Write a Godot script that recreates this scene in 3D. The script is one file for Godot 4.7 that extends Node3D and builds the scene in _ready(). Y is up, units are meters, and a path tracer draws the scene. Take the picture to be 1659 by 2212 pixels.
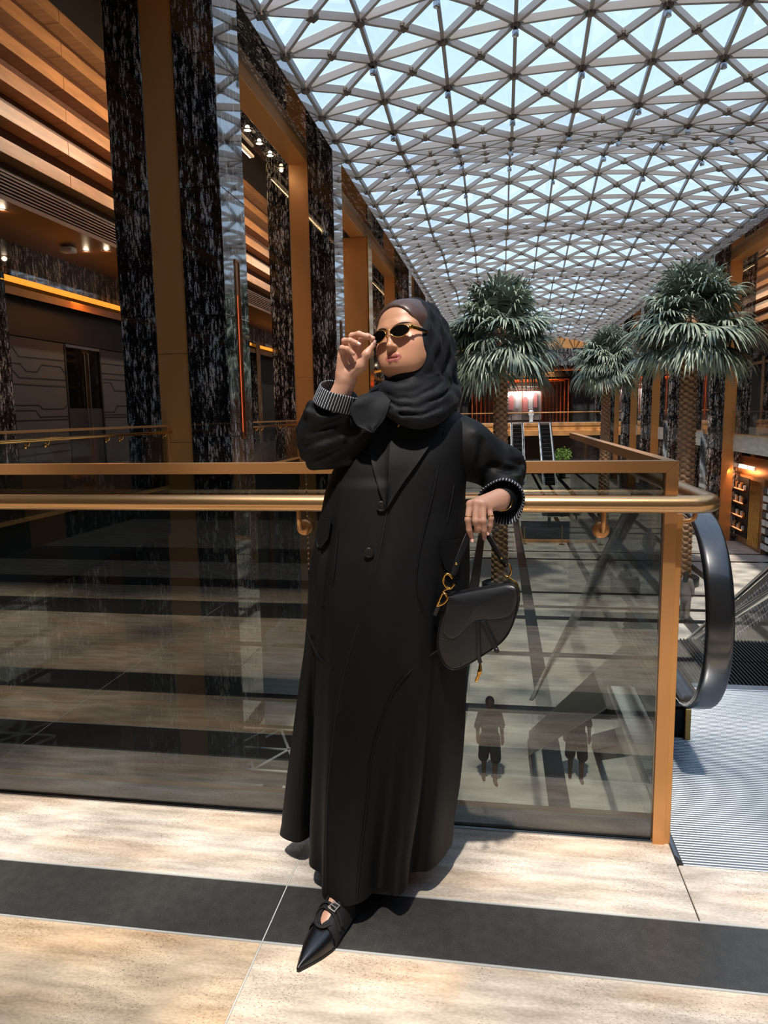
extends Node3D
# A woman in a black coat leaning on a brass balustrade inside a glass-roofed arcade.
# x = across the arcade (right +), y up, -z = along the arcade, away from the camera.

var M := {}          # materials
var names := {}      # numbering of top-level names

func _ready() -> void:
	camera_and_light()
	materials()
	deck()
	arcade()
	roof()
	lower_floor()
	far_end()
	balustrade()
	near_escalator()
	gallery_fittings()
	palms()
	lower_things()
	woman()
	handbag()
	sunglasses()

func camera_and_light() -> void:
	var cam := Camera3D.new()
	cam.name = "camera"
	cam.transform = Transform3D(Basis(Vector3(0.987, -0.016, -0.157), Vector3(-0.006, 0.991, -0.136), Vector3(0.158, 0.135, 0.978)).orthonormalized(), Vector3(0, 1.38, 0))
	cam.fov = 71.02
	cam.near = 0.05
	cam.far = 400.0
	cam.current = true
	add_child(cam)
	var env := Environment.new()
	env.background_mode = Environment.BG_SKY
	var sm := ProceduralSkyMaterial.new()
	sm.sky_top_color = Color(0.68, 0.80, 0.95)
	sm.sky_horizon_color = Color(0.78, 0.89, 0.97)
	sm.sky_curve = 0.25
	sm.sky_energy_multiplier = 1.04
	sm.ground_bottom_color = Color(0.45, 0.42, 0.38)
	sm.ground_horizon_color = Color(0.6, 0.6, 0.58)
	sm.sun_angle_max = 1.0
	var sky := Sky.new()
	sky.sky_material = sm
	env.sky = sky
	env.ambient_light_source = Environment.AMBIENT_SOURCE_SKY
	env.tonemap_mode = Environment.TONE_MAPPER_LINEAR
	env.tonemap_exposure = 1.65
	env.sdfgi_enabled = true
	env.ssao_enabled = true
	env.ssil_enabled = true
	var we := WorldEnvironment.new()
	we.name = "environment"
	we.environment = env
	add_child(we)
	var sun := DirectionalLight3D.new()
	sun.name = "sun"
	sun.light_color = Color(1.0, 0.965, 0.91)
	sun.light_energy = 1.45
	sun.light_angular_distance = 2.0
	sun.shadow_enabled = true
	sun.sky_mode = DirectionalLight3D.SKY_MODE_LIGHT_ONLY
	add_child(sun)
	sun.look_at_from_position(Vector3.ZERO, Vector3(0.02, -1.0, -0.48), Vector3.FORWARD)

# ---------------------------------------------------------------- helpers
class MB:   # collects triangles; quads are given counter-clockwise seen from outside
	var P := PackedVector3Array()
	var N := PackedVector3Array()
	var U := PackedVector2Array()
	var C := PackedColorArray()
	var I := PackedInt32Array()
	var col := Color.WHITE

	func put(p: Vector3, n: Vector3, u := Vector2.ZERO) -> int:
		P.append(p)
		N.append(n)
		U.append(u)
		C.append(col)
		return P.size() - 1

	func poly(pts: Array, out := Vector3.ZERO) -> void:   # flat convex polygon; turned so that it faces `out`
		var n: Vector3 = (pts[1] - pts[0]).cross(pts[2] - pts[0])
		if n.length_squared() < 1e-16:
			return
		n = n.normalized()
		if out != Vector3.ZERO and n.dot(out) < 0.0:
			pts.reverse()
			n = -n
		var b := P.size()
		for i in pts.size():
			put(pts[i], n, Vector2(i in [1, 2], i in [2, 3]))
		for i in range(1, pts.size() - 1):
			I.append_array([b, b + i + 1, b + i])

	func box(c: Vector3, s: Vector3, bev := 0.0, bs := Basis.IDENTITY) -> MB:
		var h := s * 0.5
		var b := minf(bev, minf(h.x, minf(h.y, h.z)) * 0.9)
		var cor := func(sx: float, sy: float, sz: float, axis: int) -> Vector3:
			var v := Vector3(sx * (h.x - (0.0 if axis == 0 else b)), sy * (h.y - (0.0 if axis == 1 else b)), sz * (h.z - (0.0 if axis == 2 else b)))
			return c + bs * v
		for s1: float in [-1.0, 1.0]:
			poly([cor.call(s1, -1, -1, 0), cor.call(s1, 1, -1, 0), cor.call(s1, 1, 1, 0), cor.call(s1, -1, 1, 0)], bs * Vector3(s1, 0, 0))
			poly([cor.call(-1, s1, -1, 1), cor.call(1, s1, -1, 1), cor.call(1, s1, 1, 1), cor.call(-1, s1, 1, 1)], bs * Vector3(0, s1, 0))
			poly([cor.call(-1, -1, s1, 2), cor.call(1, -1, s1, 2), cor.call(1, 1, s1, 2), cor.call(-1, 1, s1, 2)], bs * Vector3(0, 0, s1))
			if b <= 0.0:
				continue
			for s2: float in [-1.0, 1.0]:
				poly([cor.call(s1, s2, -1, 0), cor.call(s1, s2, 1, 0), cor.call(s1, s2, 1, 1), cor.call(s1, s2, -1, 1)], bs * Vector3(s1, s2, 0))
				poly([cor.call(s1, -1, s2, 0), cor.call(s1, 1, s2, 0), cor.call(s1, 1, s2, 2), cor.call(s1, -1, s2, 2)], bs * Vector3(s1, 0, s2))
				poly([cor.call(-1, s1, s2, 1), cor.call(1, s1, s2, 1), cor.call(1, s1, s2, 2), cor.call(-1, s1, s2, 2)], bs * Vector3(0, s1, s2))
				for s3: float in [-1.0, 1.0]:
					poly([cor.call(s1, s2, s3, 0), cor.call(s1, s2, s3, 1), cor.call(s1, s2, s3, 2)], bs * Vector3(s1, s2, s3))
		return self

	func bar(a: Vector3, b: Vector3, w: float, h: float, up := Vector3.UP, bev := 0.0) -> MB:   # a beam from a to b, h along `up`
		var z := (b - a).normalized()
		var x := up.cross(z)
		x = Vector3.RIGHT if x.length() < 1e-4 else x.normalized()
		return box((a + b) * 0.5, Vector3(w, h, a.distance_to(b)), bev, Basis(x, z.cross(x), z))

	func grid(rows: Array, wrap := false, flip := false) -> MB:   # smooth skin over rows of points (each a PackedVector3Array)
		var b := P.size()
		var nr := rows.size()
		var nc: int = rows[0].size()
		for r in nr:
			var row: PackedVector3Array = rows[r]
			for c in nc:
				put(row[c], Vector3.ZERO, Vector2(float(c) / maxi(1, nc - 1), float(r) / maxi(1, nr - 1)))
		var last := nc if wrap else nc - 1
		for r in nr - 1:
			for c in last:
				var c2 := (c + 1) % nc
				var i0 := b + r * nc + c
				var i1 := b + r * nc + c2
				var i2 := i0 + nc
				var i3 := i1 + nc
				if flip:
					I.append_array([i0, i1, i3, i0, i3, i2])
				else:
					I.append_array([i0, i3, i1, i0, i2, i3])
		smooth(b)
		return self

	func smooth(from := 0) -> void:   # vertex normals from the triangles that use vertices >= from
		for k in range(0, I.size(), 3):
			if I[k] < from:
				continue
			var n := (P[I[k + 2]] - P[I[k]]).cross(P[I[k + 1]] - P[I[k]])
			N[I[k]] += n
			N[I[k + 1]] += n
			N[I[k + 2]] += n
		for k in range(from, N.size()):
			N[k] = N[k].normalized() if N[k].length_squared() > 1e-24 else Vector3.UP

	func cap(row: PackedVector3Array, out: Vector3) -> void:   # a flat fan that closes a ring
		var c := Vector3.ZERO
		for p in row:
			c += p
		c /= row.size()
		for i in row.size():
			poly([c, row[i], row[(i + 1) % row.size()]], out)

	func tube(path: Array, radius: Variant, seg := 12, caps := true, squash := 1.0, up := Vector3.UP) -> MB:   # round bar along a path; radius is a number or one per point
		var rows := []
		var side := Vector3.ZERO
		for i in path.size():
			var t: Vector3 = (path[mini(i + 1, path.size() - 1)] - path[maxi(i - 1, 0)]).normalized()
			if i == 0:
				side = up.cross(t)
				if side.length() < 0.05:
					side = Vector3.RIGHT.cross(t) if absf(t.x) < 0.9 else Vector3.BACK.cross(t)
			side = (side - t * side.dot(t)).normalized()
			var nn := t.cross(side)
			var rr: float = radius[i] if radius is Array or radius is PackedFloat32Array else radius
			var row := PackedVector3Array()
			for k in seg:
				var a := TAU * k / seg
				row.append(path[i] + (side * cos(a) + nn * sin(a) * squash) * rr)
			rows.append(row)
		grid(rows, true)
		if caps:
			cap(rows[0], path[0] - path[1])
			cap(rows[-1], path[-1] - path[-2])
		return self

	func lathe(prof: Array, seg := 24, at := Vector3.ZERO, bs := Basis.IDENTITY) -> MB:   # profile of Vector2(radius, height), bottom to top
		var rows := []
		for q: Vector2 in prof:
			var row := PackedVector3Array()
			for k in seg:
				var a := -TAU * k / seg
				row.append(at + bs * Vector3(q.x * cos(a), q.y, q.x * sin(a)))
			rows.append(row)
		return grid(rows, true)

	func prism(pts: PackedVector2Array, depth: float, tr := Transform3D.IDENTITY, bev := 0.0) -> MB:   # outline in xy, thickness along z centred on 0
		var idx := Geometry2D.triangulate_polygon(pts)
		var n := pts.size()
		var inner := pts
		if bev > 0.0:
			inner = PackedVector2Array()
			var area := 0.0
			for i in n:
				area += pts[i].cross(pts[(i + 1) % n])
			for i in n:
				var d0 := (pts[i] - pts[(i + n - 1) % n]).normalized()
				var d1 := (pts[(i + 1) % n] - pts[i]).normalized()
				var m := (d0.orthogonal() + d1.orthogonal()).normalized() * bev
				inner.append(pts[i] + m * (1.0 if area < 0.0 else -1.0) * -1.0)
		var h := depth * 0.5
		var ctr := Vector3.ZERO
		for s: float in [-1.0, 1.0]:
			for k in range(0, idx.size(), 3):
				var t := []
				for j in 3:
					t.append(tr * Vector3(inner[idx[k + j]].x, inner[idx[k + j]].y, s * h))
				poly(t, tr.basis * Vector3(0, 0, s))
		var ar := 0.0
		for i in n:
			ar += pts[i].cross(pts[(i + 1) % n])
		for i in n:
			var j := (i + 1) % n
			var d := (pts[j] - pts[i])
			var o2 := Vector2(d.y, -d.x) * signf(ar)
			var o := tr.basis * Vector3(o2.x, o2.y, 0)
			var hb := h - bev
			poly([tr * Vector3(pts[i].x, pts[i].y, -hb), tr * Vector3(pts[j].x, pts[j].y, -hb), tr * Vector3(pts[j].x, pts[j].y, hb), tr * Vector3(pts[i].x, pts[i].y, hb)], o)
			if bev > 0.0:
				for s: float in [-1.0, 1.0]:
					poly([tr * Vector3(pts[i].x, pts[i].y, s * hb), tr * Vector3(pts[j].x, pts[j].y, s * hb), tr * Vector3(inner[j].x, inner[j].y, s * h), tr * Vector3(inner[i].x, inner[i].y, s * h)], o + tr.basis * Vector3(0, 0, s) * o.length())
		return self

	func mesh() -> ArrayMesh:
		var a := []
		a.resize(Mesh.ARRAY_MAX)
		a[Mesh.ARRAY_VERTEX] = P
		a[Mesh.ARRAY_NORMAL] = N
		a[Mesh.ARRAY_TEX_UV] = U
		a[Mesh.ARRAY_COLOR] = C
		a[Mesh.ARRAY_INDEX] = I
		var m := ArrayMesh.new()
		m.add_surface_from_arrays(Mesh.PRIMITIVE_TRIANGLES, a)
		return m

func mb() -> MB:
	return MB.new()

var box_cache := {}
func box_mesh(s: Vector3, bev := 0.0) -> ArrayMesh:
	var k := "%.4f %.4f %.4f %.4f" % [s.x, s.y, s.z, bev]
	if not box_cache.has(k):
		box_cache[k] = mb().box(Vector3.ZERO, s, bev).mesh()
	return box_cache[k]

func numbered(n: String) -> String:
	if not names.has(n):
		names[n] = 0
		return n
	names[n] += 1
	return "%s_%03d" % [n, names[n]]

func part(called: String, m: Variant, mat: Material, parent: Node3D, at := Vector3.ZERO, bs := Basis.IDENTITY) -> MeshInstance3D:
	var o := MeshInstance3D.new()
	o.name = called
	o.mesh = m.mesh() if m is MB else m
	o.material_override = mat
	o.transform = Transform3D(bs, at)
	parent.add_child(o, true)
	return o

func bpart(called: String, c: Vector3, s: Vector3, mat: Material, parent: Node3D, bev := 0.0) -> MeshInstance3D:   # a box part
	return part(called, box_mesh(s, bev), mat, parent, c)

func span(called: String, lo: Vector3, hi: Vector3, mat: Material, parent: Node3D, bev := 0.0) -> MeshInstance3D:   # a box part from corner to corner
	return bpart(called, (lo + hi) * 0.5, (hi - lo).abs(), mat, parent, bev)

func tag(o: Node3D, label: String, category: String, group := "", kind := "") -> Node3D:
	o.set_meta("label", label)
	o.set_meta("category", category)
	if group:
		o.set_meta("group", group)
	if kind:
		o.set_meta("kind", kind)
	return o

func thing(called: String, label: String, category: String, at := Vector3.ZERO, turn := 0.0, group := "") -> Node3D:
	var o := Node3D.new()
	o.name = numbered(called)
	add_child(o)
	o.position = at
	o.rotation.y = turn
	tag(o, label, category, group)
	return o

func setting(called: String, label: String, category: String) -> Node3D:
	var o := Node3D.new()
	o.name = numbered(called)
	add_child(o)
	tag(o, label, category, "", "structure")
	return o

func again(o: Node3D, at: Vector3, turn: float, label := "") -> Node3D:   # a copy with its parts, under the next number
	var c: Node3D = o.duplicate()
	c.name = numbered(o.name.rstrip("0123456789").trim_suffix("_"))
	add_child(c)
	c.position = at
	c.rotation.y = turn
	if label:
		c.set_meta("label", label)
	return c

func spline(pts: Array, n: int) -> Array:   # Catmull-Rom through the points, n steps per piece
	var out := []
	for i in pts.size() - 1:
		var a: Vector3 = pts[maxi(i - 1, 0)]
		var d: Vector3 = pts[mini(i + 2, pts.size() - 1)]
		for k in n:
			out.append((pts[i] as Vector3).cubic_interpolate(pts[i + 1], a, d, float(k) / n))
	out.append(pts[-1])
	return out

func curve(keys: Array, t: float) -> float:   # smooth interpolation of [t, value] pairs
	if t <= keys[0][0]:
		return keys[0][1]
	for i in keys.size() - 1:
		if t <= keys[i + 1][0]:
			var a: float = keys[maxi(i - 1, 0)][1]
			var d: float = keys[mini(i + 2, keys.size() - 1)][1]
			return cubic_interpolate(keys[i][1], keys[i + 1][1], a, d, (t - keys[i][0]) / (keys[i + 1][0] - keys[i][0]))
	return keys[-1][1]

func lamp(called: String, at: Vector3, energy: float, color: Color, size := 0.05, parent: Node3D = self) -> void:
	var l := OmniLight3D.new()
	l.name = called
	l.light_energy = energy
	l.light_color = color
	l.light_size = size
	l.omni_range = 40.0
	l.omni_attenuation = 2.0
	l.shadow_enabled = true
	parent.add_child(l, true)
	l.position = at

func strip_lamp(called: String, at: Vector3, towards: Vector3, size: Vector2, energy: float, color: Color) -> void:
	var l := AreaLight3D.new()
	l.name = called
	l.area_size = size
	l.light_energy = energy
	l.light_color = color
	l.area_range = 40.0
	l.area_attenuation = 2.0
	l.shadow_enabled = true
	add_child(l, true)
	l.look_at_from_position(at, at + towards, Vector3.UP if absf(towards.normalized().y) < 0.9 else Vector3.RIGHT)

# ---------------------------------------------------------------- soft bodies: a distance field meshed with surface nets
class SDF:
	var o: Vector3
	var c: float
	var nx: int
	var ny: int
	var nz: int
	var F := PackedFloat32Array()

	func _init(lo: Vector3, hi: Vector3, cell: float) -> void:
		o = lo
		c = cell
		nx = int(ceil((hi.x - lo.x) / c)) + 1
		ny = int(ceil((hi.y - lo.y) / c)) + 1
		nz = int(ceil((hi.z - lo.z) / c)) + 1
		F.resize(nx * ny * nz)
		F.fill(1.0)

	func limits(lo: Vector3, hi: Vector3) -> Array:
		var a := ((lo - o) / c).floor()
		var b := ((hi - o) / c).ceil()
		return [clampi(int(a.x), 0, nx - 1), clampi(int(b.x), 0, nx - 1), clampi(int(a.y), 0, ny - 1), clampi(int(b.y), 0, ny - 1), clampi(int(a.z), 0, nz - 1), clampi(int(b.z), 0, nz - 1)]

	func cap(a: Vector3, b: Vector3, ra: float, rb: float, k := 0.01) -> SDF:   # tapered capsule, joined smoothly
		var r := maxf(ra, rb) + k + 2.5 * c
		var L := limits(a.min(b) - Vector3.ONE * r, a.max(b) + Vector3.ONE * r)
		var ab := b - a
		var l2 := maxf(ab.length_squared(), 1e-9)
		for z in range(L[4], L[5] + 1):
			for y in range(L[2], L[3] + 1):
				var i: int = (z * ny + y) * nx + L[0]
				for x in range(L[0], L[1] + 1):
					var p := o + Vector3(x, y, z) * c
					var t := clampf((p - a).dot(ab) / l2, 0.0, 1.0)
					var d := p.distance_to(a + ab * t) - lerpf(ra, rb, t)
					var f := F[i]
					var h := clampf(0.5 + 0.5 * (f - d) / k, 0.0, 1.0)
					F[i] = lerpf(f, d, h) - k * h * (1.0 - h)
					i += 1
		return self

	func groove(pts: Array, r: float, k := 0.008) -> SDF:   # carves a furrow along a line
		for j in pts.size() - 1:
			var a: Vector3 = pts[j]
			var ab: Vector3 = pts[j + 1] - a
			var m := r + k + 2.5 * c
			var L := limits(a.min(pts[j + 1]) - Vector3.ONE * m, a.max(pts[j + 1]) + Vector3.ONE * m)
			for z in range(L[4], L[5] + 1):
				for y in range(L[2], L[3] + 1):
					var i: int = (z * ny + y) * nx + L[0]
					for x in range(L[0], L[1] + 1):
						var p := o + Vector3(x, y, z) * c
						var t := clampf((p - a).dot(ab) / maxf(ab.length_squared(), 1e-9), 0.0, 1.0)
						var d := r - p.distance_to(a + ab * t)
						var f := F[i]
						var h := clampf(0.5 - 0.5 * (f - d) / k, 0.0, 1.0)
						F[i] = lerpf(f, d, h) + k * h * (1.0 - h)
						i += 1
		return self

	func chain(pts: Array, radii: Array, k := 0.008) -> SDF:
		for i in pts.size() - 1:
			cap(pts[i], pts[i + 1], radii[i], radii[i + 1], k)
		return self

	func ell(ctr: Vector3, r: Vector3, k := 0.01, cut := false, bs := Basis.IDENTITY) -> SDF:   # ellipsoid, added or carved away
		var m := maxf(r.x, maxf(r.y, r.z)) + k + 2.5 * c
		var L := limits(ctr - Vector3.ONE * m, ctr + Vector3.ONE * m)
		var inv := bs.inverse()
		var r2 := r * r
		for z in range(L[4], L[5] + 1):
			for y in range(L[2], L[3] + 1):
				var i: int = (z * ny + y) * nx + L[0]
				for x in range(L[0], L[1] + 1):
					var p := inv * (o + Vector3(x, y, z) * c - ctr)
					var k0 := (p / r).length()
					var k1 := maxf((p / r2).length(), 1e-6)
					var d := k0 * (k0 - 1.0) / k1
					var f := F[i]
					if cut:
						d = -d
						var h := clampf(0.5 - 0.5 * (f - d) / k, 0.0, 1.0)
						F[i] = lerpf(f, d, h) + k * h * (1.0 - h)
					else:
						var h := clampf(0.5 + 0.5 * (f - d) / k, 0.0, 1.0)
						F[i] = lerpf(f, d, h) - k * h * (1.0 - h)
					i += 1
		return self

	func apply(f: Callable, band := 0.03) -> SDF:   # f(point, distance) -> new distance, near the surface only
		var i := 0
		for z in nz:
			for y in ny:
				for x in nx:
					if absf(F[i]) < band:
						F[i] = f.call(o + Vector3(x, y, z) * c, F[i])
					i += 1
		return self

	func front(x: float, y: float) -> float:   # z of the foremost surface at x, y
		var i := clampi(int(round((x - o.x) / c)), 0, nx - 1)
		var j := clampi(int(round((y - o.y) / c)), 0, ny - 1)
		for k in range(nz - 1, 0, -1):
			var f := F[(k * ny + j) * nx + i]
			if f < 0.0:
				return o.z + (k - f / c) * c
		return o.z

	func into(m: MB, tr := Transform3D.IDENTITY, tint: Variant = null) -> void:
		var b := m.P.size()
		var at := PackedInt32Array()
		at.resize(F.size())
		at.fill(-1)
		var sx := 1
		var sy := nx
		var sz := nx * ny
		var offs := [0, sx, sy, sx + sy, sz, sx + sz, sy + sz, sx + sy + sz]
		var cells := PackedInt32Array()
		for z in nz - 1:
			for y in ny - 1:
				var i := (z * ny + y) * nx
				for x in nx - 1:
					var f0 := F[i]
					if f0 < 3.0 * c and f0 > -3.0 * c:
						var mask := 0
						for q in 8:
							if F[i + offs[q]] < 0.0:
								mask |= 1 << q
						if mask != 0 and mask != 255:
							var s := Vector3.ZERO
							var n := 0
							for q in 8:
								for ax in 3:
									var bit := 1 << ax
									if q & bit:
										continue
									var fa: float = F[i + offs[q]]
									var fb: float = F[i + offs[q | bit]]
									if (fa < 0.0) != (fb < 0.0):
										var e := Vector3(q & 1, (q >> 1) & 1, (q >> 2) & 1)
										e[ax] += fa / (fa - fb)
										s += e
										n += 1
							var p := o + (Vector3(x, y, z) + s / n) * c
							if tint != null:
								m.col = tint.call(p)
							at[i] = m.put(tr * p, Vector3.ZERO)
							cells.append(i)
					i += 1
		m.col = Color.WHITE
		for i in cells:
			var inside := F[i] < 0.0
			for ax in 3:
				var st: int = [sx, sy, sz][ax]
				var u: int = [sy, sz, sx][ax]
				var v: int = [sz, sx, sy][ax]
				if (F[i + st] < 0.0) == inside or i - u - v < 0:
					continue
				var a := at[i]
				var bq := at[i - u]
				var cq := at[i - u - v]
				var d := at[i - v]
				if bq < 0 or cq < 0 or d < 0:
					continue
				if inside:
					m.I.append_array([a, cq, bq, a, d, cq])
				else:
					m.I.append_array([a, bq, cq, a, cq, d])
		m.smooth(b)

func sdf(lo: Vector3, hi: Vector3, cell: float) -> SDF:
	return SDF.new(lo, hi, cell)

func skin_mat() -> StandardMaterial3D:
	if not M.has("skin"):
		var m := std(Color.WHITE, 0.42, 0.0, 0.45)
		m.vertex_color_use_as_albedo = true
		m.subsurf_scatter_enabled = true
		m.subsurf_scatter_strength = 0.12
		M.skin = m
	return M.skin

# ---------------------------------------------------------------- materials
func noise_bytes(w: int, h: int, freq: float, oct: int, sd: int, to_w := 0, to_h := 0) -> PackedByteArray:
	var n := FastNoiseLite.new()
	n.noise_type = FastNoiseLite.TYPE_SIMPLEX_SMOOTH
	n.frequency = freq
	n.fractal_octaves = oct
	n.seed = sd
	var im := n.get_seamless_image(w, h)
	im.convert(Image.FORMAT_L8)
	if to_w:
		im.resize(to_w, to_h, Image.INTERPOLATE_CUBIC)
	return im.get_data()

func paint(n: int, f: Callable) -> ImageTexture:   # f(index) -> Color (linear 0..1 as it should look in sRGB)
	var im := Image.create(n, n, false, Image.FORMAT_RGB8)
	for y in n:
		for x in n:
			im.set_pixel(x, y, f.call(y * n + x))
	return ImageTexture.create_from_image(im)

func std(color: Color, rough := 0.5, metal := 0.0, spec := 0.5) -> StandardMaterial3D:
	var m := StandardMaterial3D.new()
	m.albedo_color = color
	m.roughness = rough
	m.metallic = metal
	m.metallic_specular = spec
	return m

func tri(m: StandardMaterial3D, scale: Vector3, offset := Vector3.ZERO, world := true) -> StandardMaterial3D:
	m.uv1_triplanar = true
	m.uv1_world_triplanar = world
	m.uv1_triplanar_sharpness = 8.0
	m.uv1_scale = scale
	m.uv1_offset = offset
	return m

func glow(color: Color, energy: float) -> StandardMaterial3D:
	var m := std(color, 0.6)
	m.emission_enabled = true
	m.emission = color
	m.emission_energy_multiplier = energy
	return m

func pane(color: Color, alpha: float) -> StandardMaterial3D:
	var m := std(Color(color, alpha), 0.03, 0.0, 0.5)
	m.transparency = BaseMaterial3D.TRANSPARENCY_ALPHA
	return m

func bumpy(m: StandardMaterial3D, freq: float, strength: float, n := 256, oct := 3, sd := 3) -> StandardMaterial3D:
	var f := FastNoiseLite.new()
	f.noise_type = FastNoiseLite.TYPE_SIMPLEX_SMOOTH
	f.frequency = freq
	f.fractal_octaves = oct
	f.seed = sd
	var im := f.get_seamless_image(n, n)
	im.convert(Image.FORMAT_L8)
	im.bump_map_to_normal_map(strength)
	m.normal_enabled = true
	m.normal_texture = ImageTexture.create_from_image(im)
	return m

func materials() -> void:
	# travertine: long soft veins and cream clouds along x, elongated dark pits
	var n := 1024
	var veins := noise_bytes(200, 1024, 0.018, 5, 11, n, n)
	var cloud := noise_bytes(512, 512, 0.006, 4, 5, n, n)
	var pits := noise_bytes(512, 1024, 0.26, 2, 8, n, n)
	var warm := noise_bytes(128, 512, 0.008, 3, 21, n, n)
	var fine := noise_bytes(512, 1024, 0.12, 3, 15, n, n)
	var trav := paint(n, func(i: int) -> Color:
		var v := veins[i] / 255.0
		var c := cloud[i] / 255.0
		var t := 0.77 + (v - 0.5) * 0.24 + (c - 0.5) * 0.05 + (fine[i] / 255.0 - 0.5) * 0.12
		var band := absf(fmod(v * 9.0, 1.0) - 0.5)
		t -= 0.07 * smoothstep(0.40, 0.5, band) * smoothstep(0.4, 0.6, c)
		var w := clampf((warm[i] / 255.0 - 0.45) * 1.8, 0.0, 1.0) * 0.065
		t -= smoothstep(0.74, 0.80, pits[i] / 255.0) * smoothstep(0.45, 0.70, c) * 0.30
		return Color(clampf(t + 0.03 + w * 0.25, 0, 1), clampf(t - 0.008 - w * 0.55, 0, 1), clampf(t - 0.05 - w * 1.2, 0, 1)))
	for k in 3:
		var m := std([Color(1, 1, 1), Color(1.0, 0.945, 0.86), Color(1.0, 0.975, 0.94)][k], 0.16, 0.0, 0.5)
		m.albedo_texture = trav
		M["travertine%d" % k] = tri(m, Vector3(0.95, 0.95, 0.95), Vector3(0.31 * k, 0, 0.43 * k))
	# black granite with fine sparkle
	var g1 := noise_bytes(512, 512, 0.25, 2, 31)
	var g2 := noise_bytes(512, 512, 0.02, 3, 33)
	var gran := paint(512, func(i: int) -> Color:
		var t := 0.235 + (g1[i] / 255.0 - 0.5) * 0.10 + (g2[i] / 255.0 - 0.5) * 0.05
		if g1[i] > 216:
			t += 0.16
		return Color(t, t * 0.985, t * 0.96))
	var gm := std(Color.WHITE, 0.30, 0.0, 0.5)
	gm.albedo_texture = gran
	M.granite = tri(gm, Vector3(2.2, 2.2, 2.2))
	# dark marble with pale flecks running down it
	var b1 := noise_bytes(1024, 256, 0.035, 4, 41, n, n)
	var b2 := noise_bytes(512, 64, 0.02, 3, 43, n, n)
	var b3 := noise_bytes(1024, 512, 0.10, 3, 47, n, n)
	var b4 := noise_bytes(512, 512, 0.008, 2, 49, n, n)
	var marble := paint(n, func(i: int) -> Color:
		var a := b1[i] / 255.0
		var s := b2[i] / 255.0
		var f := b3[i] / 255.0
		var q := b4[i] / 255.0
		var k := smoothstep(0.575, 0.765, a * 0.45 + f * 0.33 + s * 0.34 + q * 0.10 - 0.03)
		var r := 1.0 - absf(s - 0.5) * 14.0
		k = maxf(k, clampf(r, 0.0, 1.0) * smoothstep(0.45, 0.75, f) * 0.5)
		var base := 0.085 + (a - 0.5) * 0.08
		var t := lerpf(base, 0.80, k * 0.9)
		var wm := (q - 0.5) * 0.10
		return Color(clampf(t + 0.012 + wm * k, 0, 1), clampf(t, 0, 1), clampf(t - 0.004 - wm * k, 0, 1)))
	for k in 3:
		var m := std(Color.WHITE, 0.045, 0.0, 1.0)
		m.clearcoat_enabled = true
		m.clearcoat = 1.0
		m.clearcoat_roughness = 0.03
		m.albedo_texture = marble
		M["marble%d" % k] = tri(m, Vector3(0.55, 0.50, 0.55), Vector3(0.37 * k, 0.29 * k, 0.53 * k))
	# warm wood
	var w1 := noise_bytes(64, 512, 0.02, 4, 61, 512, 512)
	var wood := paint(512, func(i: int) -> Color:
		var t := 0.86 + (w1[i] / 255.0 - 0.5) * 0.20
		return Color(t * 0.80, t * 0.56, t * 0.36))
	var wm2 := std(Color.WHITE, 0.35)
	wm2.albedo_texture = wood
	M.wood = tri(wm2, Vector3(0.5, 0.5, 0.5))
	var wm3 := std(Color(0.5, 0.42, 0.36), 0.4)
	wm3.albedo_texture = wood
	M.wood_dark = tri(wm3, Vector3(0.5, 0.5, 0.5))
	var wm4 := std(Color(1.0, 0.72, 0.52), 0.35)
	wm4.albedo_texture = wood
	M.wood_red = tri(wm4, Vector3(0.5, 0.5, 0.5))
	# pale stone of the lower floor
	var l1 := noise_bytes(128, 512, 0.03, 4, 71, 512, 512)
	var low := paint(512, func(i: int) -> Color:
		var t := 0.86 + (l1[i] / 255.0 - 0.5) * 0.14
		return Color(t, t * 0.98, t * 0.93))
	var lm := std(Color.WHITE, 0.14)
	lm.albedo_texture = low
	M.low_stone = tri(lm, Vector3(0.2, 0.2, 0.2))
	M.low_black = std(Color(0.09, 0.09, 0.09), 0.14)
	# metals
	M.brass = std(Color(0.86, 0.62, 0.39), 0.32, 0.5)
	M.brass_rail = std(Color(0.86, 0.68, 0.48), 0.26, 0.9)
	M.brass_panel = std(Color(0.82, 0.58, 0.34), 0.28, 0.2)
	M.brass_bright = std(Color(0.86, 0.68, 0.40), 0.12, 1.0)
	M.gold = std(Color(0.92, 0.70, 0.36), 0.16, 1.0)
	M.bronze_frame = std(Color(0.64, 0.42, 0.22), 0.32, 1.0)
	M.plate = std(Color(0.62, 0.65, 0.68), 0.34, 0.75)
	M.panel_steel = std(Color(0.78, 0.78, 0.77), 0.4, 0.25)
	M.chrome = std(Color(0.86, 0.86, 0.87), 0.2, 0.7)
	M.dim_cloth = std(Color(0.10, 0.098, 0.095), 0.85)
	M.steel = std(Color(0.72, 0.73, 0.75), 0.22, 1.0)
	M.roof_metal = std(Color(0.60, 0.58, 0.57), 0.42, 0.25)
	M.roof_node = std(Color(0.40, 0.36, 0.32), 0.5, 0.3)
	M.dark_metal = std(Color(0.10, 0.10, 0.11), 0.35, 0.6)
	M.black = std(Color(0.03, 0.03, 0.032), 0.5)
	M.soft_black = std(Color(0.10, 0.10, 0.10), 0.75)
	M.rubber = std(Color(0.10, 0.11, 0.13), 0.30, 0.0, 1.0)
	M.rubber.clearcoat_enabled = true
	M.rubber.clearcoat = 1.0
	M.rubber.clearcoat_roughness = 0.12
	M.white_lamp = glow(Color(1.0, 0.94, 0.84), 1.3)
	M.wash = glow(Color(1.0, 0.88, 0.72), 0.22)
	M.amber = glow(Color(1.0, 0.60, 0.20), 0.75)
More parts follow.
